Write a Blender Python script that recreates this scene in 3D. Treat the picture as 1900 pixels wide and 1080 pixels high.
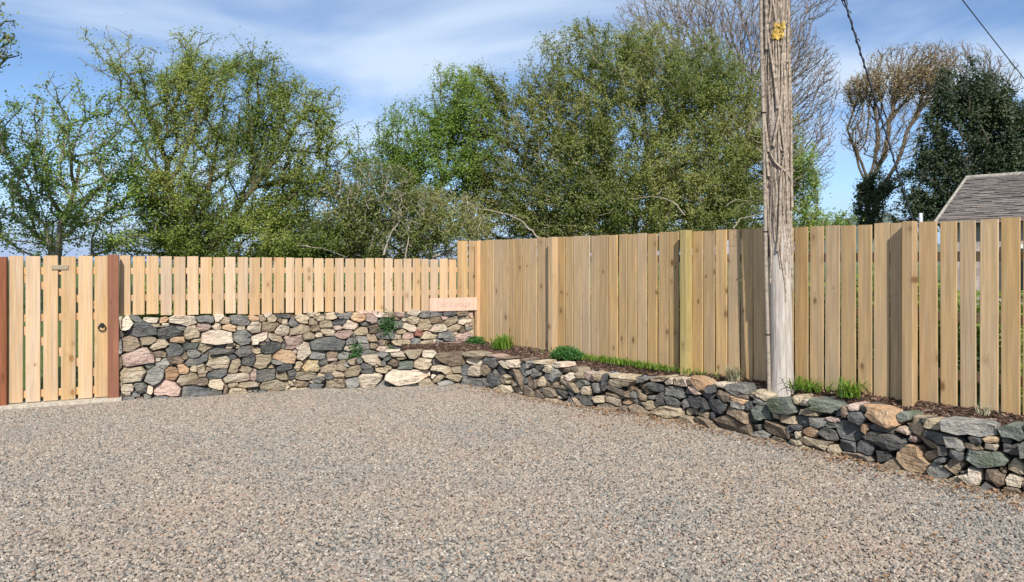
import bpy, bmesh, math, random
import numpy as np
from mathutils import Vector, noise as mnoise

random.seed(11)
rng = np.random.default_rng(11)
S = bpy.context.scene
for o in list(bpy.data.objects):
    bpy.data.objects.remove(o)
R = math.radians

# ------------------------------------------------------------------ camera, light, exposure
H = 1.6; F = 1372.0; CX = 950.0; HY = 490.0
cd = bpy.data.cameras.new('camera'); cam = bpy.data.objects.new('camera', cd)
S.collection.objects.link(cam); S.camera = cam
cam.location = (0, 0, H); cam.rotation_euler = (R(90), 0, 0)
cd.sensor_width = 36; cd.lens = 36 * F / 1900; cd.shift_y = -(540 - HY) / 1900
cd.clip_start = 0.05; cd.clip_end = 3000

SUN_AZ = R(8)          # degrees to the right of straight behind the camera
SUN_EL = R(39)
sl = bpy.data.lights.new('sun', 'SUN'); sl.energy = 4.2; sl.angle = R(0.55); sl.color = (1.0, 0.95, 0.87)
so = bpy.data.objects.new('sun', sl); S.collection.objects.link(so)
sdir = Vector((math.sin(SUN_AZ) * math.cos(SUN_EL), -math.cos(SUN_AZ) * math.cos(SUN_EL), math.sin(SUN_EL)))
so.rotation_euler = sdir.to_track_quat('Z', 'Y').to_euler(); so.location = (0, -5, 12)

W = bpy.data.worlds.new('World'); S.world = W; W.use_nodes = True
wn = W.node_tree.nodes; wl = W.node_tree.links
for n in list(wn): wn.remove(n)
wo = wn.new('ShaderNodeOutputWorld')
sky = wn.new('ShaderNodeTexSky'); sky.sky_type = 'NISHITA'; sky.sun_disc = False
sky.sun_elevation = SUN_EL; sky.sun_rotation = R(180) - SUN_AZ
sky.air_density = 0.75; sky.dust_density = 0.0; sky.ozone_density = 4.0; sky.altitude = 50
bg = wn.new('ShaderNodeBackground'); bg.inputs['Strength'].default_value = 0.105
wl.new(sky.outputs[0], bg.inputs['Color'])
cb = wn.new('ShaderNodeBackground'); cb.inputs['Color'].default_value = (0.55, 0.66, 0.81, 1); cb.inputs['Strength'].default_value = 0.88
tc = wn.new('ShaderNodeTexCoord')
# project the view direction on a high flat layer so that the cirrus thins towards the horizon
sx = wn.new('ShaderNodeSeparateXYZ'); wl.new(tc.outputs['Generated'], sx.inputs[0])
za = wn.new('ShaderNodeMath'); za.operation = 'MAXIMUM'; za.inputs[1].default_value = 0.0; wl.new(sx.outputs['Z'], za.inputs[0])
zb = wn.new('ShaderNodeMath'); zb.operation = 'ADD'; zb.inputs[1].default_value = 0.16; wl.new(za.outputs[0], zb.inputs[0])
dv = wn.new('ShaderNodeVectorMath'); dv.operation = 'DIVIDE'; wl.new(tc.outputs['Generated'], dv.inputs[0])
cz = wn.new('ShaderNodeCombineXYZ')
for k in range(3): wl.new(zb.outputs[0], cz.inputs[k])
wl.new(cz.outputs[0], dv.inputs[1])
mp = wn.new('ShaderNodeMapping'); mp.inputs['Rotation'].default_value = (0, 0, R(-22)); mp.inputs['Scale'].default_value = (0.55, 0.8, 0.0)
mp.inputs['Location'].default_value = (2.35, 0.9, 0)
wl.new(dv.outputs[0], mp.inputs['Vector'])
cn = wn.new('ShaderNodeTexNoise'); cn.inputs['Scale'].default_value = 1.25; cn.inputs['Detail'].default_value = 5
cn.inputs['Roughness'].default_value = 0.5; cn.inputs['Distortion'].default_value = 0.6
wl.new(mp.outputs[0], cn.inputs['Vector'])
cr = wn.new('ShaderNodeValToRGB'); cr.color_ramp.interpolation = 'EASE'
cr.color_ramp.elements[0].position = 0.40; cr.color_ramp.elements[0].color = (0, 0, 0, 1)
cr.color_ramp.elements[1].position = 0.66; cr.color_ramp.elements[1].color = (0.9, 0.9, 0.9, 1)
zc = wn.new('ShaderNodeMath'); zc.operation = 'MINIMUM'; zc.inputs[1].default_value = 0.45; wl.new(za.outputs[0], zc.inputs[0])
zm = wn.new('ShaderNodeMath'); zm.operation = 'MULTIPLY_ADD'; zm.inputs[1].default_value = 1.1; zm.inputs[2].default_value = -0.25; wl.new(zc.outputs[0], zm.inputs[0])
za2 = wn.new('ShaderNodeMath'); za2.operation = 'ADD'; wl.new(zm.outputs[0], za2.inputs[0]); wl.new(cn.outputs['Fac'], za2.inputs[1])
wl.new(za2.outputs[0], cr.inputs[0])
hz = wn.new('ShaderNodeMapRange'); hz.interpolation_type = 'SMOOTHSTEP'
hz.inputs['From Min'].default_value = 0.0; hz.inputs['From Max'].default_value = 0.13; hz.inputs['To Min'].default_value = 1.0; hz.inputs['To Max'].default_value = 0.0
wl.new(za.outputs[0], hz.inputs['Value'])
hb_ = wn.new('ShaderNodeBackground'); hb_.inputs['Color'].default_value = (0.42, 0.55, 0.80, 1); hb_.inputs['Strength'].default_value = 0.72
hmx = wn.new('ShaderNodeMixShader'); wl.new(hz.outputs[0], hmx.inputs[0]); wl.new(bg.outputs[0], hmx.inputs[1]); wl.new(hb_.outputs[0], hmx.inputs[2])
wm = wn.new('ShaderNodeMixShader')
wl.new(cr.outputs[0], wm.inputs[0]); wl.new(hmx.outputs[0], wm.inputs[1]); wl.new(cb.outputs[0], wm.inputs[2])
wl.new(wm.outputs[0], wo.inputs['Surface'])

S.view_settings.view_transform = 'Standard'; S.view_settings.look = 'None'
S.view_settings.gamma = 1; S.view_settings.use_curve_mapping = False
S.view_settings.exposure = 0.55
S.render.engine = 'CYCLES'
S.cycles.max_bounces = 6; S.cycles.transparent_max_bounces = 8

# ------------------------------------------------------------------ helpers
def link(o): S.collection.objects.link(o); return o
def tag(o, label=None, cat=None, group=None, kind=None):
    if label: o['label'] = label
    if cat: o['category'] = cat
    if group: o['group'] = group
    if kind: o['kind'] = kind
    return o
def thing(name, label, cat, loc=(0, 0, 0), group=None, rz=0):
    o = link(bpy.data.objects.new(name, None)); o.empty_display_size = 0.1
    o.location = loc; o.rotation_euler = (0, 0, rz)
    return tag(o, label, cat, group)
def mesh(name, verts, faces, mat, parent=None, loc=(0, 0, 0), rz=0, smooth=False):
    me = bpy.data.meshes.new(name); me.from_pydata([tuple(v) for v in verts], [], [tuple(f) for f in faces])
    if mat: me.materials.append(mat)
    if smooth: me.polygons.foreach_set('use_smooth', [True] * len(me.polygons))
    me.update()
    o = link(bpy.data.objects.new(name, me))
    o.location = loc; o.rotation_euler = (0, 0, rz)
    if parent: o.parent = parent
    return o
def np_mesh(name, V, Fq, mat, parent=None, loc=(0, 0, 0), smooth=False, attrs=None):
    """numpy verts (N,3), faces (M,k) of one size k"""
    V = np.asarray(V, dtype=np.float32); Fq = np.asarray(Fq, dtype=np.int32)
    me = bpy.data.meshes.new(name); k = Fq.shape[1]; m = len(Fq)
    me.vertices.add(len(V)); me.vertices.foreach_set('co', V.ravel())
    me.loops.add(m * k); me.loops.foreach_set('vertex_index', Fq.ravel())
    me.polygons.add(m)
    me.polygons.foreach_set('loop_start', np.arange(0, m * k, k, dtype=np.int32))
    me.polygons.foreach_set('loop_total', np.full(m, k, dtype=np.int32))
    me.polygons.foreach_set('use_smooth', np.full(m, smooth, dtype=bool))
    me.update(calc_edges=True); me.validate()
    if attrs:
        for nm, (dom, arr) in attrs.items():
            a = me.attributes.new(nm, 'FLOAT', dom); a.data.foreach_set('value', np.asarray(arr, dtype=np.float32))
    if mat: me.materials.append(mat)
    o = link(bpy.data.objects.new(name, me)); o.location = loc
    if parent: o.parent = parent
    return o

class NT:
    def __init__(s, name):
        s.m = bpy.data.materials.new(name); s.m.use_nodes = True
        s.n = s.m.node_tree.nodes; s.l = s.m.node_tree.links
        for x in list(s.n): s.n.remove(x)
        s.out = s.n.new('ShaderNodeOutputMaterial'); s.b = s.n.new('ShaderNodeBsdfPrincipled')
        s.l.new(s.b.outputs[0], s.out.inputs[0]); s.b.inputs['Roughness'].default_value = 0.85
        s.b.inputs['Specular IOR Level'].default_value = 0.3
    def new(s, t, **kw):
        x = s.n.new(t)
        for k, v in kw.items(): setattr(x, k, v)
        return x
    def link(s, a, b): s.l.new(a, b)
    def math(s, op, a, b=None, c=None):
        x = s.n.new('ShaderNodeMath'); x.operation = op
        for i, v in enumerate((a, b, c)):
            if v is None: continue
            if isinstance(v, (int, float)): x.inputs[i].default_value = v
            else: s.l.new(v, x.inputs[i])
        return x.outputs[0]
    def mix(s, f, a, b, mode='MIX'):
        x = s.n.new('ShaderNodeMix'); x.data_type = 'RGBA'; x.blend_type = mode
        for i, v in ((0, f), (6, a), (7, b)):
            if isinstance(v, (int, float)): x.inputs[i].default_value = v
            elif isinstance(v, tuple): x.inputs[i].default_value = (*v, 1) if len(v) == 3 else v
            else: s.l.new(v, x.inputs[i])
        return x.outputs[2]
    def ramp(s, f, stops, interp='LINEAR'):
        x = s.n.new('ShaderNodeValToRGB'); r = x.color_ramp; r.interpolation = interp
        while len(r.elements) < len(stops): r.elements.new(0.5)
        for e, (p, c) in zip(r.elements, stops):
            e.position = p; e.color = (*c, 1) if isinstance(c, tuple) else (c, c, c, 1)
        s.l.new(f, x.inputs[0]); return x.outputs[0]
    def noise(s, vec, scale, detail=3, rough=0.5, w=None, dist=0):
        x = s.n.new('ShaderNodeTexNoise'); x.inputs['Scale'].default_value = scale
        x.inputs['Detail'].default_value = detail; x.inputs['Roughness'].default_value = rough
        x.inputs['Distortion'].default_value = dist
        if vec is not None: s.l.new(vec, x.inputs['Vector'])
        if w is not None:
            x.noise_dimensions = '4D'; s.l.new(w, x.inputs['W'])
        return x.outputs['Fac']
    def bump(s, h, strength, dist):
        x = s.n.new('ShaderNodeBump'); x.inputs['Strength'].default_value = strength; x.inputs['Distance'].default_value = dist
        s.l.new(h, x.inputs['Height']); s.l.new(x.outputs[0], s.b.inputs['Normal'])
    def col(s, c): s.l.new(c, s.b.inputs['Base Color'])

# ------------------------------------------------------------------ materials
def stone_mat(name, c, c2, c3):
    t = NT(name); co = t.new('ShaderNodeTexCoord').outputs['Object']; oi = t.new('ShaderNodeObjectInfo').outputs['Random']
    w = t.math('MULTIPLY', oi, 40.0)
    n1 = t.noise(co, 9, 5, 0.6, w); n2 = t.noise(co, 45, 4, 0.7, w); n3 = t.noise(co, 3.5, 2, 0.5, w)
    base = t.mix(t.ramp(n1, [(0.38, 0.0), (0.62, 1.0)]), c, c2)
    base = t.mix(t.math('MULTIPLY', t.ramp(n3, [(0.50, 0.0), (0.62, 1.0)]), 0.9), base, c3)
    lich = t.math('MULTIPLY', t.ramp(n2, [(0.60, 0.0), (0.72, 1.0)]), 0.45)
    base = t.mix(lich, base, (0.50, 0.46, 0.38))
    dark = t.math('MULTIPLY', t.ramp(n2, [(0.30, 1.0), (0.45, 0.0)]), 0.65)
    base = t.mix(dark, base, tuple(x * 0.35 for x in c))
    hs = t.new('ShaderNodeHueSaturation'); hs.inputs['Saturation'].default_value = 0.95
    t.link(t.math('ADD', t.math('MULTIPLY', oi, 0.55), 0.75), hs.inputs['Value']); t.link(base, hs.inputs['Color'])
    t.col(hs.outputs[0])
    vo = t.new('ShaderNodeTexVoronoi'); vo.inputs['Scale'].default_value = 14; t.link(co, vo.inputs['Vector'])
    h = t.math('ADD', t.math('ADD', t.math('MULTIPLY', n1, 1.0), t.math('MULTIPLY', n2, 0.45)), t.math('MULTIPLY', vo.outputs['Distance'], 0.35))
    m2 = t.new('ShaderNodeMapping'); m2.inputs['Rotation'].default_value = (0.5, 0.7, 0.3); m2.inputs['Scale'].default_value = (6, 6, 26); t.link(co, m2.inputs['Vector'])
    n4 = t.noise(m2.outputs[0], 1.0, 4, 0.65, w, 0.8)
    h = t.math('ADD', h, t.math('MULTIPLY', n4, 0.9)); t.bump(h, 1.0, 0.055); t.b.inputs['Roughness'].default_value = 0.82
    return t.m
SM = {
 'k': stone_mat('slate_stone', (0.078, 0.078, 0.077), (0.135, 0.135, 0.132), (0.17, 0.155, 0.13)),
 'g': stone_mat('grey_stone', (0.21, 0.205, 0.19), (0.30, 0.28, 0.24), (0.15, 0.15, 0.145)),
 'h': stone_mat('green_grey_stone', (0.12, 0.135, 0.115), (0.20, 0.21, 0.175), (0.10, 0.12, 0.07)),
 't': stone_mat('tan_stone', (0.45, 0.355, 0.235), (0.34, 0.265, 0.175), (0.48, 0.40, 0.29)),
 'c': stone_mat('cream_stone', (0.63, 0.53, 0.41), (0.54, 0.45, 0.33), (0.64, 0.48, 0.37)),
 'p': stone_mat('pink_stone', (0.52, 0.36, 0.29), (0.40, 0.28, 0.23), (0.56, 0.43, 0.35)),
 'o': stone_mat('orange_stone', (0.50, 0.29, 0.15), (0.42, 0.28, 0.17), (0.54, 0.38, 0.23)),
 'b': stone_mat('brown_stone', (0.22, 0.165, 0.115), (0.30, 0.22, 0.145), (0.16, 0.13, 0.105)),
 'r': stone_mat('red_stone', (0.27, 0.10, 0.07), (0.34, 0.15, 0.10), (0.22, 0.10, 0.08)),
 'y': stone_mat('ochre_stone', (0.44, 0.31, 0.14), (0.36, 0.27, 0.15), (0.48, 0.39, 0.24)),
}
def wood_mat(name, ca, cb_, cg, knot, grain=0.6):
    t = NT(name); tcn = t.new('ShaderNodeTexCoord'); co = tcn.outputs['Object']; oi = t.new('ShaderNodeObjectInfo').outputs['Random']
    w = t.math('MULTIPLY', oi, 60.0)
    def scaled(sx_, sy_, sz_):
        m = t.new('ShaderNodeMapping'); m.inputs['Scale'].default_value = (sx_, sy_, sz_); t.link(co, m.inputs['Vector'])
        ad = t.new('ShaderNodeVectorMath', operation='ADD'); t.link(m.outputs[0], ad.inputs[0])
        cmb = t.new('ShaderNodeCombineXYZ'); t.link(w, cmb.inputs[0]); t.link(w, cmb.inputs[2]); t.link(cmb.outputs[0], ad.inputs[1])
        return ad.outputs[0]
    vo = t.new('ShaderNodeTexVoronoi'); vo.inputs['Scale'].default_value = 1.0; vo.inputs['Randomness'].default_value = 1.0
    t.link(scaled(6.8, 0.6, 4.0), vo.inputs['Vector'])
    ksep = t.new('ShaderNodeSeparateColor'); t.link(vo.outputs['Color'], ksep.inputs[0])
    kd = t.math('MULTIPLY', vo.outputs['Distance'], t.math('ADD', t.math('MULTIPLY', ksep.outputs[0], 1.9), 0.75))
    kn = t.ramp(kd, [(0.08, 1.0), (0.19, 0.0)])
    near = t.ramp(kd, [(0.0, 1.0), (0.45, 0.0)])
    g = t.new('ShaderNodeTexNoise'); g.inputs['Scale'].default_value = 1.0; g.inputs['Detail'].default_value = 4; g.inputs['Roughness'].default_value = 0.65
    g.noise_dimensions = '4D'; t.link(scaled(75, 30, 2.2), g.inputs['Vector']); t.link(t.math('MULTIPLY', near, 1.8), g.inputs['W'])
    broad = t.noise(scaled(14, 5, 1.1), 1.0, 3, 0.5)
    base = t.mix(oi, ca, cb_)
    base = t.mix(t.math('MULTIPLY', t.ramp(broad, [(0.45, 0.0), (0.65, 1.0)]), 0.6), base, cg)
    base = t.mix(t.math('MULTIPLY', t.ramp(g.outputs['Fac'], [(0.40, 1.0), (0.60, 0.0)]), grain), base, tuple(x * 0.62 for x in ca))
    strk = t.noise(scaled(34, 12, 1.3), 1.0, 3, 0.6)
    base = t.mix(t.math('MULTIPLY', t.ramp(strk, [(0.50, 0.0), (0.68, 1.0)]), 0.55), base, tuple(x * 0.66 for x in cb_))
    base = t.mix(t.math('MULTIPLY', t.ramp(strk, [(0.30, 1.0), (0.46, 0.0)]), 0.35), base, tuple(min(0.9, x * 1.22) for x in ca))
    base = t.mix(t.math('MULTIPLY', near, 0.45), base, tuple(x * 0.62 for x in cb_))
    base = t.mix(t.math('MULTIPLY', kn, 0.88), base, knot)
    oi2 = t.math('FRACT', t.math('MULTIPLY', oi, 17.3))
    hs = t.new('ShaderNodeHueSaturation'); t.link(base, hs.inputs['Color'])
    t.link(t.math('ADD', t.math('MULTIPLY', oi2, 0.22), 0.91), hs.inputs['Value'])
    t.link(t.math('ADD', t.math('MULTIPLY', t.math('FRACT', t.math('MULTIPLY', oi, 7.9)), 0.25), 0.87), hs.inputs['Saturation'])
    t.col(hs.outputs[0]); t.bump(g.outputs['Fac'], 0.35, 0.004); t.b.inputs['Roughness'].default_value = 0.72
    return t.m
M_TALL = wood_mat('tanalised_fence_wood', (0.48, 0.32, 0.158), (0.42, 0.285, 0.15), (0.37, 0.29, 0.205), (0.14, 0.07, 0.03))
M_PICK = wood_mat('pale_picket_wood', (0.53, 0.355, 0.20), (0.49, 0.33, 0.185), (0.49, 0.39, 0.30), (0.26, 0.13, 0.055), 0.4)
M_RAIL = wood_mat('rail_wood', (0.62, 0.36, 0.16), (0.55, 0.33, 0.17), (0.50, 0.34, 0.20), (0.3, 0.16, 0.07), 0.4)
M_GREENPOST = wood_mat('green_tinged_wood', (0.43, 0.335, 0.135), (0.44, 0.34, 0.145), (0.37, 0.30, 0.165), (0.2, 0.13, 0.05))
M_REDPOST = wood_mat('stained_red_wood', (0.27, 0.095, 0.040), (0.25, 0.088, 0.038), (0.20, 0.066, 0.030), (0.12, 0.04, 0.018), 0.75)
M_SIGN = wood_mat('pink_sanded_wood', (0.64, 0.44, 0.34), (0.64, 0.44, 0.34), (0.66, 0.48, 0.36), (0.58, 0.40, 0.30), 0.2)

def plain(name, c, rough=0.7, metal=0.0, nscale=30, var=0.3, bump=0.0):
    t = NT(name); co = t.new('ShaderNodeTexCoord').outputs['Object']
    n = t.noise(co, nscale, 4, 0.6)
    t.col(t.mix(t.ramp(n, [(0.3, 0.0), (0.7, 1.0)]), tuple(x * (1 - var) for x in c), tuple(min(1, x * (1 + var)) for x in c)))
    t.b.inputs['Roughness'].default_value = rough; t.b.inputs['Metallic'].default_value = metal
    if bump: t.bump(n, 0.8, bump)
    return t.m
M_CORE = plain('dark_joint_earth', (0.035, 0.028, 0.022), 0.95, 0, 20, 0.4, 0.02)
M_JOINT = plain('dusty_joint_earth', (0.12, 0.095, 0.07), 0.95, 0, 20, 0.5, 0.02)
M_IRON = plain('black_iron', (0.03, 0.03, 0.032), 0.45, 0.7)
M_PLAQUE = plain('weathered_plaque', (0.30, 0.25, 0.17), 0.8, 0, 60, 0.25)
M_LETTER = plain('pale_engraved_lettering', (0.45, 0.31, 0.27), 0.8)
M_CONC = plain('worn_concrete', (0.42, 0.37, 0.30), 0.95, 0, 25, 0.25, 0.01)
M_GALV = plain('galvanised_pipe', (0.45, 0.47, 0.48), 0.5, 0.5)
M_WIRE = plain('dark_cable', (0.05, 0.055, 0.07), 0.6)
M_INSUL = plain('dark_red_insulator', (0.06, 0.015, 0.02), 0.3)
M_YEL = plain('yellow_weathered_plate', (0.40, 0.26, 0.06), 0.85, 0, 24, 0.85, 0.004)
M_CONDUIT = plain('grey_brown_conduit', (0.30, 0.25, 0.20), 0.8, 0, 30, 0.35)

def pole_mat():
    t = NT('silver_weathered_pole'); co = t.new('ShaderNodeTexCoord').outputs['Object']
    m = t.new('ShaderNodeMapping'); m.inputs['Scale'].default_value = (22, 22, 1.4); t.link(co, m.inputs['Vector'])
    n = t.noise(m.outputs[0], 2.4, 6, 0.65, dist=0.3); n2 = t.noise(co, 5, 3)
    b = t.mix(t.ramp(n, [(0.30, 0.0), (0.6, 1.0)]), (0.24, 0.205, 0.18), (0.48, 0.435, 0.39))
    b = t.mix(t.math('MULTIPLY', t.ramp(n2, [(0.5, 0.0), (0.7, 1.0)]), 0.4), b, (0.36, 0.30, 0.24))
    t.col(b); t.bump(n, 0.7, 0.008); return t.m
M_POLE = pole_mat()
def ivy_mat():
    t = NT('dead_ivy_bark'); co = t.new('ShaderNodeTexCoord').outputs['Object']
    m = t.new('ShaderNodeMapping'); m.inputs['Scale'].default_value = (30, 30, 5); t.link(co, m.inputs['Vector'])
    n = t.noise(m.outputs[0], 1.6, 6, 0.7, dist=1.2)
    t.col(t.ramp(n, [(0.34, (0.045, 0.035, 0.029)), (0.48, (0.22, 0.175, 0.138)), (0.66, (0.46, 0.385, 0.31))]))
    t.bump(n, 1.0, 0.03); t.b.inputs['Roughness'].default_value = 0.95; return t.m
M_IVY = ivy_mat()
M_IVYSTEM = plain('dry_ivy_stem', (0.31, 0.25, 0.195), 0.9, 0, 30, 0.55)

def bark(name, c):
    t = NT(name); co = t.new('ShaderNodeTexCoord').outputs['Object']
    n = t.noise(co, 6, 5, 0.7)
    t.col(t.mix(t.ramp(n, [(0.35, 0.0), (0.65, 1.0)]), tuple(x * 0.55 for x in c), c)); t.bump(n, 0.8, 0.03)
    return t.m
def leaf_mat(name, ca, cb_, cc, trans=0.35):
    t = NT(name); at = t.new('ShaderNodeAttribute', attribute_name='tint')
    f = at.outputs['Fac']
    c = t.ramp(f, [(0.0, ca), (0.55, cb_), (1.0, cc)])
    t.col(c); t.b.inputs['Roughness'].default_value = 0.5; t.b.inputs['Specular IOR Level'].default_value = 0.35
    tr = t.new('ShaderNodeBsdfTranslucent'); t.link(t.mix(0.35, c, (0.25, 0.3, 0.02)), tr.inputs['Color'])
    mx = t.new('ShaderNodeMixShader'); mx.inputs[0].default_value = trans
    t.link(t.b.outputs[0], mx.inputs[1]); t.link(tr.outputs[0], mx.inputs[2]); t.link(mx.outputs[0], t.out.inputs[0])
    return t.m

def pebble_mat():
    t = NT('mixed_gravel_pebbles'); r = t.new('ShaderNodeObjectInfo').outputs['Random']
    c = t.ramp(r, [(0.0, (0.297, 0.246, 0.193)), (0.20, (0.241, 0.208, 0.171)), (0.36, (0.184, 0.172, 0.154)), (0.50, (0.338, 0.288, 0.235)),
                   (0.64, (0.276, 0.212, 0.168)), (0.73, (0.087, 0.087, 0.085)), (0.81, (0.139, 0.143, 0.133)), (0.89, (0.440, 0.384, 0.319)), (0.93, (0.297, 0.187, 0.127)), (0.96, (0.143, 0.108, 0.085))], 'CONSTANT')
    co = t.new('ShaderNodeTexCoord').outputs['Object']
    geo = t.new('ShaderNodeNewGeometry').outputs['Position']
    patch = t.noise(geo, 0.75, 4, 0.6)
    c = t.mix(t.math('MULTIPLY', t.ramp(patch, [(0.46, 0.0), (0.66, 1.0)]), 0.25), c, (0.33, 0.22, 0.16))
    c = t.mix(t.math('MULTIPLY', t.ramp(t.noise(geo, 0.8, 2), [(0.3, 1.0), (0.5, 0.0)]), 0.25), c, (0.16, 0.17, 0.17))
    t.col(c); t.b.inputs['Roughness'].default_value = 0.8; return t.m
M_PEB = pebble_mat()
def gravel_mat():
    t = NT('gravel_bed'); geo = t.new('ShaderNodeNewGeometry').outputs['Position']
    vo = t.new('ShaderNodeTexVoronoi'); vo.inputs['Scale'].default_value = 60; t.link(geo, vo.inputs['Vector'])
    sp = t.new('ShaderNodeSeparateColor'); t.link(vo.outputs['Color'], sp.inputs[0])
    c = t.ramp(sp.outputs[0], [(0, (0.16, 0.135, 0.11)), (0.3, (0.12, 0.11, 0.10)), (0.55, (0.2, 0.165, 0.13)), (0.8, (0.08, 0.08, 0.08)), (0.92, (0.18, 0.11, 0.08))], 'CONSTANT')
    t.col(c); t.bump(vo.outputs['Distance'], 1.0, 0.012); return t.m
M_GRAV = gravel_mat()
def soil_mat():
    t = NT('bark_mulch_soil'); geo = t.new('ShaderNodeNewGeometry').outputs['Position']
    n = t.noise(geo, 55, 5, 0.7)
    t.col(t.ramp(n, [(0.3, (0.02, 0.012, 0.008)), (0.55, (0.06, 0.035, 0.022)), (0.75, (0.12, 0.075, 0.05))])); t.bump(n, 1.0, 0.02); return t.m
M_SOIL = soil_mat()
def chip_mat():
    t = NT('bark_chips'); r = t.new('ShaderNodeObjectInfo').outputs['Random']
    t.col(t.ramp(r, [(0, (0.035, 0.02, 0.013)), (0.3, (0.07, 0.04, 0.027)), (0.6, (0.12, 0.07, 0.048)), (0.85, (0.19, 0.115, 0.08)), (0.97, (0.36, 0.27, 0.20))], 'CONSTANT')); return t.m
M_CHIP = chip_mat()
def grass_mat():
    t = NT('meadow_grass'); geo = t.new('ShaderNodeNewGeometry').outputs['Position']
    n = t.noise(geo, 9, 6, 0.7); n2 = t.noise(geo, 0.6, 3)
    c = t.ramp(n, [(0.3, (0.018, 0.04, 0.008)), (0.5, (0.055, 0.11, 0.018)), (0.75, (0.12, 0.19, 0.035))])
    t.col(t.mix(t.math('MULTIPLY', n2, 0.4), c, (0.12, 0.12, 0.04))); t.bump(n, 1.0, 0.08); return t.m
M_GRASS = grass_mat()
def hill_mat():
    t = NT('far_hill'); geo = t.new('ShaderNodeNewGeometry').outputs['Position']
    t.col(t.ramp(t.noise(geo, 0.02, 5, 0.6), [(0.35, (0.07, 0.09, 0.07)), (0.65, (0.12, 0.14, 0.10))])); return t.m
M_HILL = hill_mat()
def slate_mat():
    t = NT('lichened_roof_slate'); co = t.new('ShaderNodeTexCoord').outputs['Object']
    r = t.new('ShaderNodeAttribute', attribute_name='tint').outputs['Fac']
    n = t.noise(co, 5, 5, 0.7); n2 = t.noise(co, 1.2, 3)
    b = t.mix(r, (0.11, 0.10, 0.096), (0.24, 0.205, 0.185))
    b = t.mix(t.math('MULTIPLY', t.ramp(n, [(0.55, 0.0), (0.7, 1.0)]), 0.5), b, (0.36, 0.34, 0.29))
    b = t.mix(t.math('MULTIPLY', t.ramp(n2, [(0.45, 0.0), (0.65, 1.0)]), 0.35), b, (0.16, 0.12, 0.10))
    t.col(b); return t.m
M_SLATE = slate_mat()
M_RENDER = plain('rough_house_wall', (0.36, 0.30, 0.27), 0.9, 0, 5, 0.3, 0.02)
M_WHITE = plain('white_painted_timber', (0.75, 0.75, 0.73), 0.6)
def glass_mat():
    t = NT('window_glass'); t.b.inputs['Base Color'].default_value = (0.02, 0.025, 0.03, 1); t.b.inputs['Roughness'].default_value = 0.08
    t.b.inputs['Specular IOR Level'].default_value = 0.6; return t.m
M_GLASS = glass_mat()

# ------------------------------------------------------------------ layout in plan (x right, y away from the camera)
A = np.array([(225 - CX) / F * 8.75, 8.75]); C = np.array([(886 - CX) / F * 10.8, 10.8])      # picket wall line
E = np.array([(1895 - CX) / F * 5.5, 5.5])                                                    # tall fence passes here
def unit(v): return v / np.linalg.norm(v)
DL = unit(C - A); NL = np.array([DL[1], -DL[0]])        # along the picket wall / towards the camera
DR = unit(E - C); NR = np.array([DR[1], -DR[0]])
def on_line(px, P, d):
    k = (px - CX) / F
    s = (k * P[1] - P[0]) / (d[0] - k * d[1]); return P + s * d
def s_of(px, P, d): return float(np.dot(on_line(px, P, d) - P, d))
def zpx(py, Y): return H - (py - HY) * Y / F

foot_px = [(575, 715), (640, 716), (700, 715.5), (760, 714.5), (830, 713), (872, 713), (919, 721), (987, 736), (1044, 745), (1087, 753), (1172, 765), (1285, 784), (1407, 810),
           (1493, 829), (1563, 843), (1657, 864), (1778, 895), (1900, 918)]
LOW = [np.array([(x - CX) / F * (H * F / (y - HY)), H * F / (y - HY)]) for x, y in foot_px]
LOW.append(LOW[-1] + unit(LOW[-1] - LOW[-3]) * 1.6)
LOW = np.array(LOW)
lseg = np.linalg.norm(np.diff(LOW, axis=0), axis=1); LS = np.concatenate([[0], np.cumsum(lseg)])
def low_pt(s): return np.array([np.interp(s, LS, LOW[:, 0]), np.interp(s, LS, LOW[:, 1])])
def low_tan(s): return unit(low_pt(min(s + 0.18, LS[-1])) - low_pt(max(s - 0.18, 0)))
def low_ray(px):
    k = (px - CX) / F
    g = LOW[:, 0] - k * LOW[:, 1]
    for i in range(len(g) - 1):
        if g[i] <= 0 <= g[i + 1]:
            u = -g[i] / (g[i + 1] - g[i]); return LS[i] + u * lseg[i], LOW[i, 1] + u * (LOW[i + 1, 1] - LOW[i, 1])
    if g[0] > 0: return 0.0, LOW[0, 1]
    return LS[-1], LOW[-1, 1]

# ------------------------------------------------------------------ ground
chain = [A + DL * s for s in (-30, -8, -1.5, -0.6, 0.0, 0.8, 1.6, 2.4, 3.2)] + [p for p in LOW[2:]]
chain = np.array(chain)
tail = chain[-1] + unit(chain[-1] - chain[-3]) * np.array([[3.0], [30.0]])
chain = np.vstack([chain, tail])
def back_dir(P): return P / np.linalg.norm(P)
# gravel sheet: under the feet of the walls and out behind the camera
def gz(x, y):
    return -0.05 * math.exp(-((x + 2.9) ** 2) / 1.6 - ((y - 9.2) ** 2) / 1.2) + 0.012 * mnoise.noise(Vector((x * 0.5, y * 0.5, 0)))
def sheet(name, cols, mat, kind, zf):
    nc = len(cols); nr = len(cols[0]); V = []; Fc = []
    for c in cols:
        for p in c: V.append((p[0], p[1], zf(*p)))
    for i in range(nc - 1):
        for j in range(nr - 1):
            a = i * nr + j; Fc.append((a, a + nr, a + nr + 1, a + 1))
    return tag(mesh(name, V, Fc, mat), kind=kind)
cols = []
for p in chain:
    q = p + back_dir(p) * 0.12
    end = np.array([np.clip(p[0] * 1.2, -60, 60), -40.0])
    near = np.array([q[0] * 0.30, 2.6])
    cols.append([q + (near - q) * u for u in np.linspace(0, 1, 14)] + [near + (end - near) * u for u in (0.15, 0.5, 1.0)])
sheet('driveway', cols, M_GRAV, 'structure', lambda x, y: gz(x, y) - 0.008)
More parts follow.
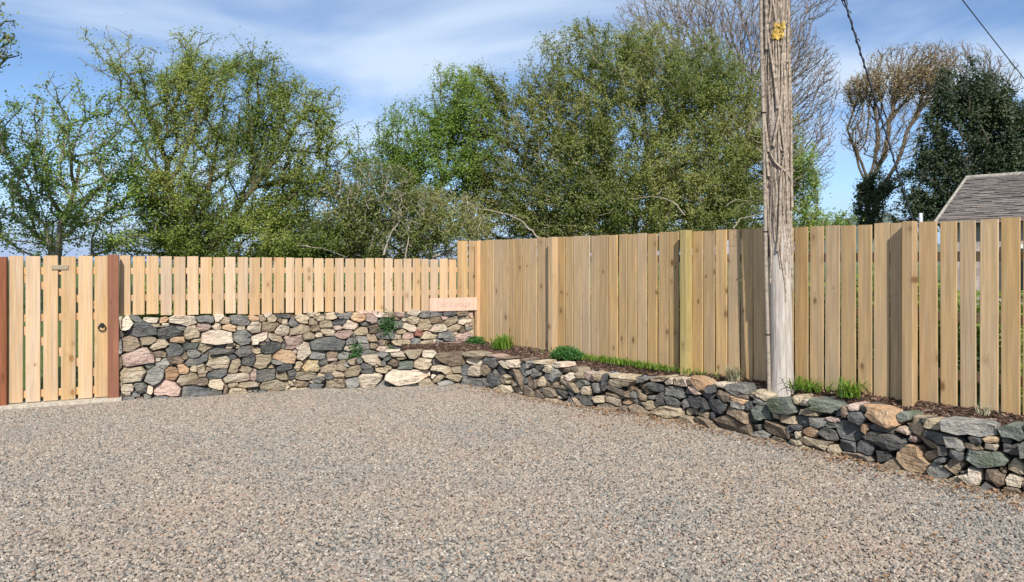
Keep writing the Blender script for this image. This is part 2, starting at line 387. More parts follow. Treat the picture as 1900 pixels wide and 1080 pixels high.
# field behind the fences
dists = [0.1, 0.6, 1.2, 2.5, 4.5, 7, 11, 16, 24, 40, 70, 130, 260, 600]
fb = [A + DL * s for s in (-30, -8, -1.5, -0.6, 0.0, 0.8, 1.6, 2.4, 3.2, 4.2)] + [C + DR * s for s in (0.0, 1, 2, 3, 4, 5, 6, 7, 8.5, 11, 20, 40)]
fcols = []; fz = []
for i, p in enumerate(fb):
    b = back_dir(p); fcols.append([p + b * d for d in dists])
def field_z(p, i, d):
    left = i < 9
    z0, sl_, mx = (0.02, 0.15, 1.25) if left else (0.46, 0.02, 0.9)
    return min(mx, z0 + sl_ * d) + 0.05 * mnoise.noise(Vector((p[0] * 0.6, p[1] * 0.6, 3)))
V = []; Fc = []; nr = len(dists)
for i, c in enumerate(fcols):
    for d, p in zip(dists, c): V.append((p[0], p[1], field_z(p, i, d)))
for i in range(len(fcols) - 1):
    for j in range(nr - 1):
        a = i * nr + j; Fc.append((a, a + nr, a + nr + 1, a + 1))
tag(mesh('field', V, Fc, M_GRASS, smooth=True), kind='structure')
def ground_behind(x, y):
    px = CX + x / y * F
    return 1.2 if px < 860 else 0.75
# far low hill
V = []; Fc = []
for i in range(41):
    a = R(-60 + 3 * i); rr = 900
    hgt = 5 + 2 * mnoise.noise(Vector((i * 0.23, 4.2, 0))) + 58 * math.exp(-((i - 28.6) / 1.3) ** 2)
    x, y = math.sin(a), math.cos(a)
    V += [(x * 500, y * 500, -2), (x * 700, y * 700, hgt * 0.55), (x * rr, y * rr, hgt), (x * 1300, y * 1300, -5)]
for i in range(40):
    for j in range(3):
        a = i * 4 + j; Fc.append((a, a + 4, a + 5, a + 1))
tag(mesh('far_hill', V, Fc, M_HILL, smooth=True), kind='structure')

# ------------------------------------------------------------------ geometry node scatter (pebbles, bark chips)
def scatter(name, cols, zf, mat, density, smin, smax, flat, kinds, seed, kind='stuff', base_mat=None, chips=False):
    o = sheet(name, cols, base_mat, kind, zf)
    ng = bpy.data.node_groups.new(name + '_nodes', 'GeometryNodeTree')
    ng.interface.new_socket('Geometry', in_out='INPUT', socket_type='NodeSocketGeometry')
    ng.interface.new_socket('Geometry', in_out='OUTPUT', socket_type='NodeSocketGeometry')
    N = ng.nodes; L = ng.links
    gi = N.new('NodeGroupInput'); go = N.new('NodeGroupOutput')
    dp = N.new('GeometryNodeDistributePointsOnFaces'); dp.distribute_method = 'RANDOM'
    dp.inputs['Density'].default_value = density; dp.inputs['Seed'].default_value = seed
    L.new(gi.outputs[0], dp.inputs['Mesh'])
    g2i = N.new('GeometryNodeGeometryToInstance')
    for k in range(kinds):
        if chips:
            ic = N.new('GeometryNodeMeshCube'); ic.inputs['Size'].default_value = (1.0, 0.35 + 0.12 * k, 0.18)
        else:
            ic = N.new('GeometryNodeMeshIcoSphere'); ic.inputs['Radius'].default_value = 0.5; ic.inputs['Subdivisions'].default_value = 1
        sp = N.new('GeometryNodeSetPosition'); L.new(ic.outputs['Mesh'], sp.inputs['Geometry'])
        ns = N.new('ShaderNodeTexNoise'); ns.noise_dimensions = '4D'; ns.inputs['W'].default_value = 7.7 * k + seed; ns.inputs['Scale'].default_value = 1.6
        sb = N.new('ShaderNodeVectorMath'); sb.operation = 'SUBTRACT'; sb.inputs[1].default_value = (0.5, 0.5, 0.5)
        ml = N.new('ShaderNodeVectorMath'); ml.operation = 'MULTIPLY'; ml.inputs[1].default_value = (1.1, 1.1, 0.9 if not chips else 0.4)
        L.new(ns.outputs['Color'], sb.inputs[0]); L.new(sb.outputs[0], ml.inputs[0]); L.new(ml.outputs[0], sp.inputs['Offset'])
        tr = N.new('GeometryNodeTransform'); tr.inputs['Scale'].default_value = (1.15, 0.9, flat)
        L.new(sp.outputs[0], tr.inputs['Geometry'])
        sm = N.new('GeometryNodeSetMaterial'); sm.inputs['Material'].default_value = mat; L.new(tr.outputs[0], sm.inputs['Geometry'])
        L.new(sm.outputs[0], g2i.inputs[0])
    ip = N.new('GeometryNodeInstanceOnPoints'); ip.inputs['Pick Instance'].default_value = True
    L.new(dp.outputs['Points'], ip.inputs['Points']); L.new(g2i.outputs[0], ip.inputs['Instance'])
    rr = N.new('FunctionNodeRandomValue'); rr.data_type = 'FLOAT_VECTOR'
    rr.inputs[0].default_value = (-0.5, -0.5, 0); rr.inputs[1].default_value = (0.5, 0.5, 6.283)
    L.new(rr.outputs[0], ip.inputs['Rotation'])
    rs = N.new('FunctionNodeRandomValue'); rs.data_type = 'FLOAT'; rs.inputs[2].default_value = 0; rs.inputs[3].default_value = 1; rs.inputs['Seed'].default_value = 5
    pw = N.new('ShaderNodeMath'); pw.operation = 'POWER'; pw.inputs[1].default_value = 2.0; L.new(rs.outputs[1], pw.inputs[0])
    mr = N.new('ShaderNodeMath'); mr.operation = 'MULTIPLY_ADD'; mr.inputs[1].default_value = smax - smin; mr.inputs[2].default_value = smin; L.new(pw.outputs[0], mr.inputs[0])
    L.new(mr.outputs[0], ip.inputs['Scale'])
    if base_mat:
        jn = N.new('GeometryNodeJoinGeometry'); L.new(gi.outputs[0], jn.inputs[0]); L.new(ip.outputs[0], jn.inputs[0]); L.new(jn.outputs[0], go.inputs[0])
    else: L.new(ip.outputs[0], go.inputs[0])
    md = o.modifiers.new('scatter', 'NODES'); md.node_group = ng
    return o
gcols = []
gp = [A + DL * s for s in (-3.0, -1.5, -0.6, 0.0, 0.8, 1.6, 2.4)] + [p for p in LOW[1:]]
for p in gp:
    q = p + back_dir(p) * 0.05
    near = np.array([np.clip(q[0] * 0.60, -3.6, 3.6), 2.9])
    gcols.append([q + (near - q) * u for u in np.linspace(0, 1, 18)])
scatter('gravel', gcols, gz, M_PEB, 7400, 0.010, 0.0255, 0.72, 6, 3)

# ------------------------------------------------------------------ stone walls
WIN = {'W1': (220, 570, 6.0), 'W2': (380, 570, 6.0), 'W3': (540, 565, 6.355), 'W4': (710, 560, 6.353), 'L0': (710, 560, 6.353),
       'L1': (860, 630, 7.714), 'L2': (1060, 660, 7.714), 'L3': (1260, 680, 6.75), 'L4': (1470, 720, 6.355), 'L5': (1680, 740, 5.686), 'B3': (540, 565, 6.355)}
# centre x, centre y, width, height, slope in degrees, kind of stone (as seen in the wall)
ST = {
'W1': "20 150 45 170 0 c;105 180 150 150 0 c;190 130 140 60 25 g;380 148 200 50 5 c;500 145 110 62 0 o;505 195 105 38 0 c;740 160 305 108 5 c;960 130 200 75 10 g;265 245 365 150 -5 k;575 270 235 132 -5 k;805 290 175 155 -10 t;950 225 160 112 5 p;340 360 205 88 -5 t;150 400 205 185 20 b;460 415 215 118 -10 t;660 365 160 64 0 o;620 470 180 142 0 k;460 520 135 85 10 b;820 430 195 80 0 h;820 520 170 115 0 g;220 560 390 172 -8 p;495 630 170 112 0 g;645 590 192 104 -5 b;735 550 75 85 0 b;870 595 265 88 -10 k;710 690 145 112 10 o;590 740 175 145 0 o;835 680 78 85 0 t;920 705 132 138 0 t;165 745 262 192 -3 t;400 750 195 215 0 g;345 650 110 62 -10 g;765 800 225 132 -10 t;920 830 165 84 0 b;535 900 295 172 15 p;840 950 335 182 0 k;110 915 155 138 0 c;250 890 145 112 -5 g;350 910 70 120 0 c;320 1000 100 72 0 g;500 1010 225 52 0 g;120 1030 190 70 0 g;20 620 50 180 0 b;20 440 45 160 0 g",
'W2': "165 120 112 92 -30 c;225 145 132 87 0 t;385 145 212 107 0 g;535 120 132 62 5 o;640 130 92 72 0 t;740 130 102 82 0 t;860 95 155 42 0 k;825 145 62 62 0 b;890 160 82 72 0 t;985 175 112 102 -20 g;120 220 105 84 0 t;270 225 165 84 15 o;545 220 152 117 0 c;725 215 204 104 -5 t;865 255 162 112 0 c;140 350 315 175 -3 c;405 330 192 192 10 g;615 335 205 112 -15 c;790 340 182 74 25 t;985 385 210 155 0 p;280 425 112 64 0 t;190 490 262 80 0 k;430 485 192 114 0 k;565 475 115 74 35 t;740 445 205 114 -5 k;880 430 62 84 0 g;160 605 272 152 0 t;300 555 112 62 0 k;485 590 174 112 -5 k;645 595 184 164 0 t;900 545 265 132 5 o;810 610 135 54 0 g;330 650 105 152 20 t;145 730 242 104 -5 k;460 685 194 84 10 t;540 745 75 114 10 p;670 745 214 142 -3 k;895 675 184 74 -10 k;355 780 305 98 -5 c;865 755 174 94 10 t;960 750 92 92 0 k;1000 490 84 62 0 c;125 860 152 124 5 t;480 860 252 58 0 t;310 865 124 54 0 t;375 945 244 112 0 t;745 880 284 132 0 t;230 920 64 152 0 b;110 960 165 92 0 k;970 840 74 54 0 t;910 900 74 84 0 t;990 930 134 84 0 t;840 940 94 44 0 b;560 915 84 64 0 k;490 350 60 70 -30 g",
'W3': "90 300 245 124 -18 t;140 525 205 185 -35 c;245 205 124 104 0 t;335 160 124 64 0 t;480 140 194 84 -15 t;570 130 144 74 20 g;650 130 124 94 0 g;790 155 164 104 0 o;940 165 134 134 10 p;870 90 155 34 0 p;1050 105 200 72 0 p;1080 215 154 94 0 h;405 225 154 90 0 t;565 210 174 70 -10 k;690 245 164 114 0 c;550 270 134 64 -5 p;280 275 124 64 0 b;830 315 164 100 -5 t;870 225 114 64 0 k;435 320 154 94 5 t;620 350 204 94 -3 p;210 370 134 104 -10 t;320 350 84 74 0 t;420 460 355 145 0 k;700 420 154 74 -20 g;830 415 124 114 0 g;950 395 134 84 15 b;960 290 114 124 0 b;1080 340 154 114 0 g;670 510 124 94 -10 c;840 495 154 84 0 g;970 490 114 94 0 t;1090 450 164 74 0 b;1080 520 174 74 0 p;310 590 184 104 0 g;475 575 154 80 -5 b;600 585 144 114 0 g;700 600 74 114 0 b;920 610 265 144 5 g;1100 600 124 94 0 g;475 640 124 42 0 p;485 690 114 42 0 b;620 705 144 134 -10 t;720 680 94 94 0 t;230 720 204 144 0 y;75 720 94 114 20 t;450 755 224 94 -5 t;370 690 94 84 0 k;740 785 184 124 -20 t;890 725 144 62 0 k;910 775 174 62 0 k;1010 720 64 42 0 t;160 835 224 84 0 t;375 830 104 54 0 t;350 885 144 64 0 g;465 850 94 84 0 k;575 825 144 84 0 t;140 935 184 84 0 b;325 955 154 64 0 g;90 1020 184 84 0 t;30 910 54 64 0 t",
'W4': "90 155 94 74 0 b;200 150 104 74 0 p;370 135 144 74 0 c;485 140 114 94 0 g;610 135 164 80 0 g;780 135 164 74 0 k;930 135 154 64 0 b;45 270 124 124 0 h;160 265 144 84 0 h;250 215 64 44 0 c;350 220 144 84 0 t;485 270 144 154 0 t;630 215 184 90 5 b;800 225 164 114 -10 t;920 185 74 44 0 g;1000 185 74 54 0 c;970 235 154 64 0 c;310 300 164 84 15 c;655 310 214 90 -5 c;830 310 154 74 -10 t;930 335 84 84 30 b;1000 315 104 54 0 g;200 345 134 70 0 t;55 385 154 114 10 g;165 410 114 74 0 c;300 405 134 100 0 p;410 375 94 84 0 r;545 390 204 84 0 t;745 405 214 130 -5 g;960 410 204 114 -10 p;30 480 114 84 0 b;215 495 234 94 0 t;380 480 114 114 0 g;490 490 174 114 -5 t;600 465 54 64 0 c;785 500 314 60 -3 p;980 485 64 44 0 c",
'B3': "545 930 235 124 -8 t;730 910 194 130 0 g;950 890 270 160 -8 c;1090 690 94 74 0 g;1070 770 154 74 0 t",
'L0': "100 555 255 74 0 c;350 605 204 114 5 t;180 620 184 54 0 c;220 665 114 40 0 b;555 625 154 84 0 c;810 665 384 155 3 b;1100 625 204 84 0 t;275 740 214 104 0 h;480 730 204 144 0 t;700 790 244 114 12 t;870 790 144 84 0 t;640 825 134 64 10 k;1005 800 154 134 0 k;1120 810 114 114 0 c;1110 700 154 84 0 c;320 885 484 165 0 c;600 880 74 64 0 c;660 900 154 84 -15 t;850 890 194 94 0 t;760 955 204 54 0 g;1000 940 154 134 0 g;1130 960 154 154 0 g;50 780 114 64 0 t;60 660 110 90 0 h",
'L1': "450 225 164 74 0 p;600 265 184 54 -10 b;350 320 114 114 0 k;340 440 144 154 15 b;465 470 84 84 20 g;430 545 94 144 20 k;500 610 154 144 0 k;490 340 104 124 15 g;570 430 134 134 20 k;710 355 254 114 5 c;900 370 114 124 0 g;880 300 94 64 0 b;1010 350 144 64 -15 g;1120 390 124 94 15 k;960 480 174 74 -20 g;820 540 254 114 58 b;645 560 154 134 -10 t;745 610 154 94 15 t;600 710 234 134 10 t;800 730 124 144 0 t;950 750 154 174 10 b;1000 610 154 164 0 b;1060 470 104 114 0 g;1150 600 124 134 0 t;1310 650 204 104 10 b;1230 430 154 114 0 t;1340 490 124 184 5 g;1380 370 184 84 -5 c;1120 330 184 54 -3 t;1490 440 174 64 -5 b;1460 545 94 84 0 t;1570 540 144 134 0 c;1540 650 234 114 20 t;1130 720 94 114 10 g;1260 760 174 134 15 b;1420 750 164 114 10 k;1110 800 174 134 10 b;1310 875 204 74 0 t;1400 830 94 44 0 c;1550 870 124 124 0 g;360 640 114 154 0 k",
'L2': "145 250 124 144 0 t;270 290 174 124 5 p;430 290 174 124 -5 t;240 480 124 144 10 t;385 455 134 124 0 g;500 370 204 62 -70 k;750 300 404 64 -2 t;750 390 404 114 -3 t;1040 350 164 84 -10 g;1280 325 274 74 -8 t;1240 440 224 114 10 k;700 500 394 84 12 b;690 570 300 60 5 b;1085 490 214 94 35 b;1000 550 234 104 35 b;1180 585 124 74 -10 g;1320 600 114 184 10 k;1500 520 264 174 10 g;1430 370 134 104 -20 c;1540 360 74 114 0 t;1600 370 64 114 0 t;1460 640 164 134 15 k;1150 710 204 144 -10 t;245 640 224 154 10 k;425 620 144 114 5 t;610 620 214 134 10 t;830 650 174 94 -5 o;970 660 124 64 35 g;540 735 344 94 2 b;800 755 164 114 15 b;1020 790 304 134 30 b;1390 810 384 174 0 t;50 630 104 124 0 t",
'L3': "85 200 114 114 0 c;180 190 104 94 0 b;300 220 224 114 15 o;430 270 144 114 -20 k;560 230 124 64 10 c;750 290 214 134 0 g;230 290 164 84 25 p;280 430 234 174 5 k;400 360 124 84 20 k;590 370 184 114 10 b;510 490 264 174 8 k;800 420 204 64 8 o;790 480 194 84 10 g;800 370 154 54 0 b;950 360 114 74 10 t;1100 370 204 104 15 t;1070 450 164 94 15 g;1060 560 214 194 8 h;915 490 84 114 0 k;780 590 284 144 12 b;950 620 94 154 0 k;110 460 144 114 -35 g;225 560 64 94 0 g;330 530 84 54 0 g;320 600 144 64 10 b;430 610 74 64 0 k;350 720 314 134 12 b;730 740 524 194 12 b;1330 480 304 184 0 h;1220 620 114 74 15 c;1390 650 204 124 0 t;1060 850 214 104 8 g;1230 770 344 154 20 b;1010 750 64 64 0 k;1440 800 94 154 0 k;1270 920 224 84 0 b",
'L4': "205 165 194 84 0 c;215 285 204 114 0 t;430 230 384 134 5 h;560 285 114 94 0 g;310 390 284 104 0 g;520 370 154 64 0 p;510 435 154 54 0 g;235 505 194 119 3 o;455 525 224 134 0 k;60 455 114 64 0 k;30 530 84 84 0 k;90 545 54 84 0 c;70 640 134 84 0 t;320 640 364 114 3 t;510 715 194 124 0 t;705 470 264 244 0 k;640 270 94 124 20 b;760 230 114 104 0 p;810 325 184 134 15 k;890 250 154 84 15 k;1080 335 374 194 10 o;900 480 109 134 -5 o;1090 455 274 84 5 k;1330 360 154 114 10 h;1330 495 154 74 5 c;1130 600 514 164 15 k;700 680 174 154 0 k;900 690 214 144 0 k;1065 695 119 74 0 b;1110 800 184 154 10 k;830 810 384 104 5 b",
'L5': "205 230 84 74 0 k;300 265 214 104 0 t;690 305 564 154 2 g;1130 345 304 154 10 h;90 420 104 74 0 p;330 400 284 104 10 k;540 460 224 114 25 g;290 460 284 84 30 b;760 425 154 74 0 k;730 495 194 54 5 b;905 420 174 84 10 o;910 490 144 64 0 c;1150 520 204 134 0 k;1080 440 124 84 0 k;580 570 164 104 10 k;430 550 124 114 10 k;350 550 94 94 30 b;840 625 454 164 0 h;410 640 154 84 -5 k;510 700 184 154 10 b;135 640 315 254 0 o;390 765 224 174 15 g;710 830 284 184 -5 c;950 830 224 184 40 b;1180 720 184 154 10 t;1160 860 184 124 15 c;1150 950 174 84 0 b;1030 740 94 74 0 b;640 770 134 64 -10 k",
}
def parse(keys, to_sz, keep=lambda px, py: True):
    out = []
    for key in keys:
        ox, oy, sc = WIN[key]
        for rec in ST[key].split(';'):
            f = rec.split(); x, y, w, h, a = map(float, f[:5])
            px, py = ox + x / sc, oy + y / sc
            if not keep(px, py): continue
            s0, z0, ku, kz = to_sz(px, py)
            out.append([s0, z0, w / sc * ku, h / sc * kz, R(-a), f[5]])
    return out
def wl_sz(px, py):
    p = on_line(px, A, DL); Y = p[1]; s = np.dot(p - A, DL); s2 = s_of(px + 1, A, DL)
    return s, zpx(py, Y), s2 - s, Y / F
def lo_sz(px, py):
    s, Y = low_ray(px); s1, _ = low_ray(px - 4); s2, _ = low_ray(px + 4)
    return s, zpx(py, Y), max((s2 - s1) / 8, 0.003), Y / F

def pack(stones, s0, s1, z0, ztop, res, fill_cols, rmin, topf):
    """label raster: every cell goes to the nearest stone by a squared-off elliptic measure; gaps get chinking stones"""
    nu = int((s1 - s0) / res); nz = int((ztop - z0) / res)
    U, Z = np.meshgrid(s0 + (np.arange(nu) + 0.5) * res, z0 + (np.arange(nz) + 0.5) * res)
    lab = np.full(U.shape, -1, int); best = np.full(U.shape, 1.24)
    best[Z > topf(U) + 0.012] = -1.0
    def add(i, st):
        s, z, w, h, a, c = st; p = 2.6 + 1.4 * ((i * 7919) % 97) / 97
        m = max(w, h) * 0.62 + 0.01
        i0, i1 = max(0, int((s - m - s0) / res)), min(nu, int((s + m - s0) / res) + 1)
        j0, j1 = max(0, int((z - m - z0) / res)), min(nz, int((z + m - z0) / res) + 1)
        if i1 <= i0 or j1 <= j0: return
        du = U[j0:j1, i0:i1] - s; dz = Z[j0:j1, i0:i1] - z
        ca, sa = math.cos(a), math.sin(a)
        xs = (du * ca + dz * sa) / (w / 2); ys = (-du * sa + dz * ca) / (h / 2); x = np.abs(xs); y = np.abs(ys)
        d = (x ** p + y ** p) ** (1 / p)
        for q in range(3):                      # broken off along a few chords
            t_ = rng.uniform(0, 2 * math.pi); d = np.maximum(d, (xs * math.cos(t_) + ys * math.sin(t_)) / rng.uniform(0.66, 1.05))
        sub = best[j0:j1, i0:i1]; mk = d < sub
        sub[mk] = d[mk]; lab[j0:j1, i0:i1][mk] = i
    for i, st in enumerate(stones): add(i, st)
    # chinking
    nfix = len(stones)
    for it in range(240):
        free = (lab < 0) & (Z < topf(U) - 0.02)
        dist = np.zeros(free.shape); cur = free.copy(); k = 0
        while cur.any() and k < 14:
            k += 1; dist[cur] += 1
            pz = np.pad(cur, 1, constant_values=False)
            cur = cur & pz[:-2, 1:-1] & pz[2:, 1:-1] & pz[1:-1, :-2] & pz[1:-1, 2:]
        mx = dist.max()
        if mx * res < rmin: break
        js, is_ = np.where(dist >= mx - 0.5); q = rng.integers(len(js)); j, i = js[q], is_[q]
        r = mx * res
        st = [U[j, i], Z[j, i], r * 2 * rng.uniform(1.2, 2.4), r * 2 * rng.uniform(0.95, 1.25), rng.uniform(-0.4, 0.4), fill_cols[rng.integers(len(fill_cols))]]
        stones.append(st); add(len(stones) - 1, st)
    return lab, best, nfix

def outline(lab, i, st, s0, z0, res, n):
    s, z, w, h, a, c = st; R_ = []
    nz, nu = lab.shape
    m = lab == i
    if m.sum() < 6: return None
    js, is_ = np.where(m); cu = s0 + (is_.mean() + 0.5) * res; cz = z0 + (js.mean() + 0.5) * res
    pts = []; m_ = 56
    for k in range(m_):
        t = 2 * math.pi * k / m_; dx, dz = math.cos(t), math.sin(t); r = 0
        while r < 0.6:
            r += res * 0.5
            ii = int((cu + dx * r - s0) / res); jj = int((cz + dz * r - z0) / res)
            if not (0 <= ii < nu and 0 <= jj < nz) or lab[jj, ii] != i: break
        pts.append((dx * max(r - res * 0.5, 0.004), dz * max(r - res * 0.5, 0.004), r))
    # keep the corners: drop the flattest vertices until n are left
    q = [np.array(p[:2]) for p in pts]
    rs_ = [p[2] for p in pts]
    while len(q) > n:
        L = len(q)
        ar = [abs((q[i - 1][0] - q[i][0]) * (q[(i + 1) % L][1] - q[i][1]) - (q[(i + 1) % L][0] - q[i][0]) * (q[i - 1][1] - q[i][1])) for i in range(L)]
        i = int(np.argmin(ar)); q.pop(i); rs_.pop(i)
    pts = [(float(a[0]), float(a[1]), float(b)) for a, b in zip(q, rs_)]
    return cu, cz, pts

def stone_mesh(name, pts, gap, front, back, mat, parent, loc, tangent, normal, crisp=False):
    """irregular block: outline pts in (along, up); front face bulges towards 'normal'"""
    n = len(pts); V = []
    tx, ty = tangent; nx, ny = normal
    ta, tb = rng.uniform(-0.34, 0.34), rng.uniform(-0.22, 0.32)
    size = np.mean([p[2] for p in pts])
    def P(u, z, d): return (tx * u + nx * d, ty * u + ny * d, z)
    rings = [(0.9, -back, 0), (1.0, -0.01, 0.0), (0.995, front * 0.8, 0.8), (0.93, front, 1.0)] if crisp else [(0.9, -back, 0), (1.0, -0.01, 0.0), (0.985, front * 0.62, 0.5), (0.86, front * 0.97, 1.0)]
    for sc, d, tl in rings:
        for (u, z, r) in pts:
            q = max(0.3, 1 - gap / max(r, 0.01))
            jit = rng.uniform(0.95, 1.04) if sc > 0.9 else (rng.uniform(0.95, 1.03) if crisp else rng.uniform(0.88, 1.07))
            uu, zz = u * q * sc * jit, z * q * sc * jit
            dd = d + tl * (ta * uu + tb * zz + rng.normal(0, 0.16) * min(front, size * 0.3))
            V.append(P(uu, zz, dd))
    V.append(P(rng.uniform(-0.2, 0.2) * size, rng.uniform(-0.2, 0.2) * size, front * rng.uniform(0.85, 1.2)))
    Fs = []
    for k in range(3):
        for i in range(n):
            a = k * n + i; b = k * n + (i + 1) % n; Fs.append((a, b, b + n, a + n))
    c = 4 * n
    for i in range(n): Fs.append((3 * n + i, 3 * n + (i + 1) % n, c))
    Fs.append(tuple(range(n - 1, -1, -1)))
    return mesh(name, V, Fs, mat, parent, loc)

def build_wall(name, label, stones, s0, s1, z0, ztop, fill_cols, pos, frame, base, nmax=295, thick=0.22, res=0.008, rmin=0.020, topf=None, rough=1.0, gapk=1.0):
    W_ = thing(name, label, 'stone wall', (base[0], base[1], 0))
    lab, best, nfix = pack(stones, s0, s1, z0, ztop, res, fill_cols, rmin, topf)
    order = sorted(range(len(stones)), key=lambda i: -stones[i][2] * stones[i][3])
    small = []
    cnt = 0
    for i in order:
        st = stones[i]; big = st[2] * st[3] > 0.004
        n = rng.integers(7, 10) if st[2] * st[3] > 0.015 else (rng.integers(6, 8) if big else 5)
        o = outline(lab, i, st, s0, z0, res, n)
        if o is None: continue
        cu, cz, pts = o
        P0 = pos(cu); tan, nor = frame(cu)
        sz = np.mean([p[2] for p in pts])
        front = min(0.085, 0.025 + sz * 0.38) * rng.uniform(0.7, 1.25); back = thick * rng.uniform(0.75, 1.0)
        push = rng.uniform(-0.02, 0.022) * rough - (0.02 * rough if i >= nfix else 0)
        loc = (P0[0] + nor[0] * push - base[0], P0[1] + nor[1] * push - base[1], cz)
        ob = stone_mesh('stone', pts, (0.0035 + 0.012 * sz) * gapk, front, back, SM[st[5]], W_, loc, tan, nor, st[5] in 'khg' or rng.random() < 0.35)
        cnt += 1
        if cnt > nmax: small.append(ob)
    if small:       # past the limit: joined as one part
        V = []; Fs = []; mats = []
        me = bpy.data.meshes.new('chinking_stones')
        keys = sorted(set(o.data.materials[0].name for o in small)); mi = []
        for k in keys: me.materials.append(bpy.data.materials[k])
        for o in small:
            b = len(V); V += [tuple(v.co + o.location) for v in o.data.vertices]
            for p in o.data.polygons: Fs.append([b + q for q in p.vertices]); mi.append(keys.index(o.data.materials[0].name))
        me.from_pydata(V, [], Fs); me.polygons.foreach_set('material_index', mi); me.update()
        for o in small: bpy.data.objects.remove(o)
        o = link(bpy.data.objects.new('chinking_stones', me)); o.parent = W_; o['kind'] = 'stuff'
    return W_

sC = float(np.dot(C - A, DL))
TOPL = [(575, 716), (610, 690), (660, 668), (720, 655), (800, 652), (868, 651)]
def is_low(px, py): return px > 590 and py > np.interp(px, [t_[0] for t_ in TOPL], [t_[1] for t_ in TOPL])
left_st = parse(['W1', 'W2', 'W3', 'W4', 'B3'], wl_sz, lambda px, py: not is_low(px, py))
s_end = s_of(879, A, DL)
wall_l = build_wall('stone_wall', 'tall wall of mixed pink, cream and slate rubble stones carrying the low picket fence', left_st, -0.05, s_end, -0.12, 1.02,
           list('ttttgbckp'), lambda s: A + DL * s, lambda s: (DL, NL), A, topf=lambda s: 0.985 - 0.065 * s / sC + 0.018 * np.sin(s * 9) + 0.012 * np.sin(s * 23), gapk=0.6, rmin=0.018)
# core of the tall wall
def slab(name, P, d, n, s0, s1, z0, z1, f, b, mat, parent, base):
    """box along d from s0 to s1, f in front of the line and b behind it"""
    q = [P + d * s0 + n * f, P + d * s1 + n * f, P + d * s1 - n * b, P + d * s0 - n * b]
    V = [(x - base[0], y - base[1], z) for z in (z0, z1) for x, y in q]
    return mesh(name, V, [(0, 1, 2, 3), (7, 6, 5, 4), (0, 4, 5, 1), (1, 5, 6, 2), (2, 6, 7, 3), (3, 7, 4, 0)], mat, parent)
slab('wall_core', A, DL, NL, -0.02, s_end - 0.03, -0.2, 0.93, -0.022, 0.085, M_JOINT, wall_l, A)

low_st = parse(['L0', 'L1', 'L2', 'L3', 'L4', 'L5'], lo_sz) + parse(['W3', 'B3'], lo_sz, is_low)
s_fr = low_ray(1900)[0]
s = s_fr + 0.12                                     # carry the wall on past the edge of the picture
while s < LS[-1] - 0.1:
    z = -0.05
    while z < 0.42:
        h = rng.uniform(0.07, 0.15); low_st.append([s + rng.uniform(-0.03, 0.03), z + h / 2, rng.uniform(0.14, 0.26), h, rng.uniform(-0.2, 0.2), 'kgtbkc'[rng.integers(6)]]); z += h
    s += 0.2
def low_frame(s):
    t = low_tan(s); return t, np.array([t[1], -t[0]])
top_px = [(575, 705), (610, 685), (660, 664), (720, 653), (800, 652), (868, 651), (930, 665), (970, 667), (1016, 670), (1055, 673), (1081, 682), (1129, 690), (1186, 694), (1243, 698), (1297, 700), (1351, 708), (1434, 726), (1483, 736), (1573, 743), (1667, 757), (1747, 780), (1900, 792)]
_tp = []
for x_, y_ in top_px:
    s__, Y__ = low_ray(x_); _tp.append((s__, zpx(y_, Y__ - 0.03)))
_ts = np.array([t_[0] for t_ in _tp]); _tz = np.array([t_[1] for t_ in _tp])
def low_top(s): return np.interp(s, _ts, _tz)
print('low top', np.round(_tz, 2))
wall_r = build_wall('stone_wall', 'low curved dry stone wall of dark slate and tan rubble edging the mulched bed', low_st, 0.0, LS[-1], -0.10, 0.56,
           list('kkgbttg'), low_pt, low_frame, LOW[6], thick=0.2, topf=low_top, rough=1.35, gapk=0.95, rmin=0.026)
# core of the low wall
V = []; Fc = []
ss = np.linspace(0.05, LS[-1] - 0.05, 60); B0 = LOW[6]
for s in ss:
    p = low_pt(s); t, n = low_frame(s); a = p - n * 0.05; b = p - n * 0.24
    V += [(a[0] - B0[0], a[1] - B0[1], -0.2), (a[0] - B0[0], a[1] - B0[1], low_top(s) - 0.08), (b[0] - B0[0], b[1] - B0[1], low_top(s) - 0.07), (b[0] - B0[0], b[1] - B0[1], -0.2)]
for i in range(59):
    for j in range(4):
        a = i * 4 + j; b = i * 4 + (j + 1) % 4; Fc.append((a, a + 4, b + 4, b))
Fc += [(0, 1, 2, 3), tuple(59 * 4 + k for k in (3, 2, 1, 0))]
mesh('wall_core', V, Fc, M_CORE, wall_r)

# mulched bed between low wall and fence
bcols = []
s_b0 = low_ray(745)[0]
for s in np.linspace(s_b0, LS[-1], 60):
    p = low_pt(s); t, n = low_frame(s); a = p - n * 0.13
    px = CX + p[0] / p[1] * F
    if px < 872: q = on_line(px, A, DL) + NL * 0.02
    else:
        q = on_line(max(px, 890), C, DR)
        if q[1] < 0.5 or q[1] > 10.9: q = C + DR * 8
        q = q - NR * 0.12
    bcols.append([a + (q - a) * u for u in np.linspace(0, 1, 7)])
bed_rng = {}
def bed_z(x, y):
    return 0.405 + 0.02 * mnoise.noise(Vector((x * 3, y * 3, 1)))
ncol = len(bcols)
def bed_cols():
    return bcols
_bz = {}
for c in bcols:
    for j, p in enumerate(c):
        _bz[(round(float(p[0]), 5), round(float(p[1]), 5))] = 0.395 + 0.080 * min(1, j / 4) + 0.018 * mnoise.noise(Vector((p[0] * 3, p[1] * 3, 1)))
def bedz(x, y): return _bz[(round(float(x), 5), round(float(y), 5))]
sheet('planting_bed', bcols, M_SOIL, 'structure', bedz)
scatter('bark_mulch', bcols, lambda x, y: bedz(x, y) + 0.004, M_CHIP, 2600, 0.014, 0.05, 1.0, 4, 9, chips=True)

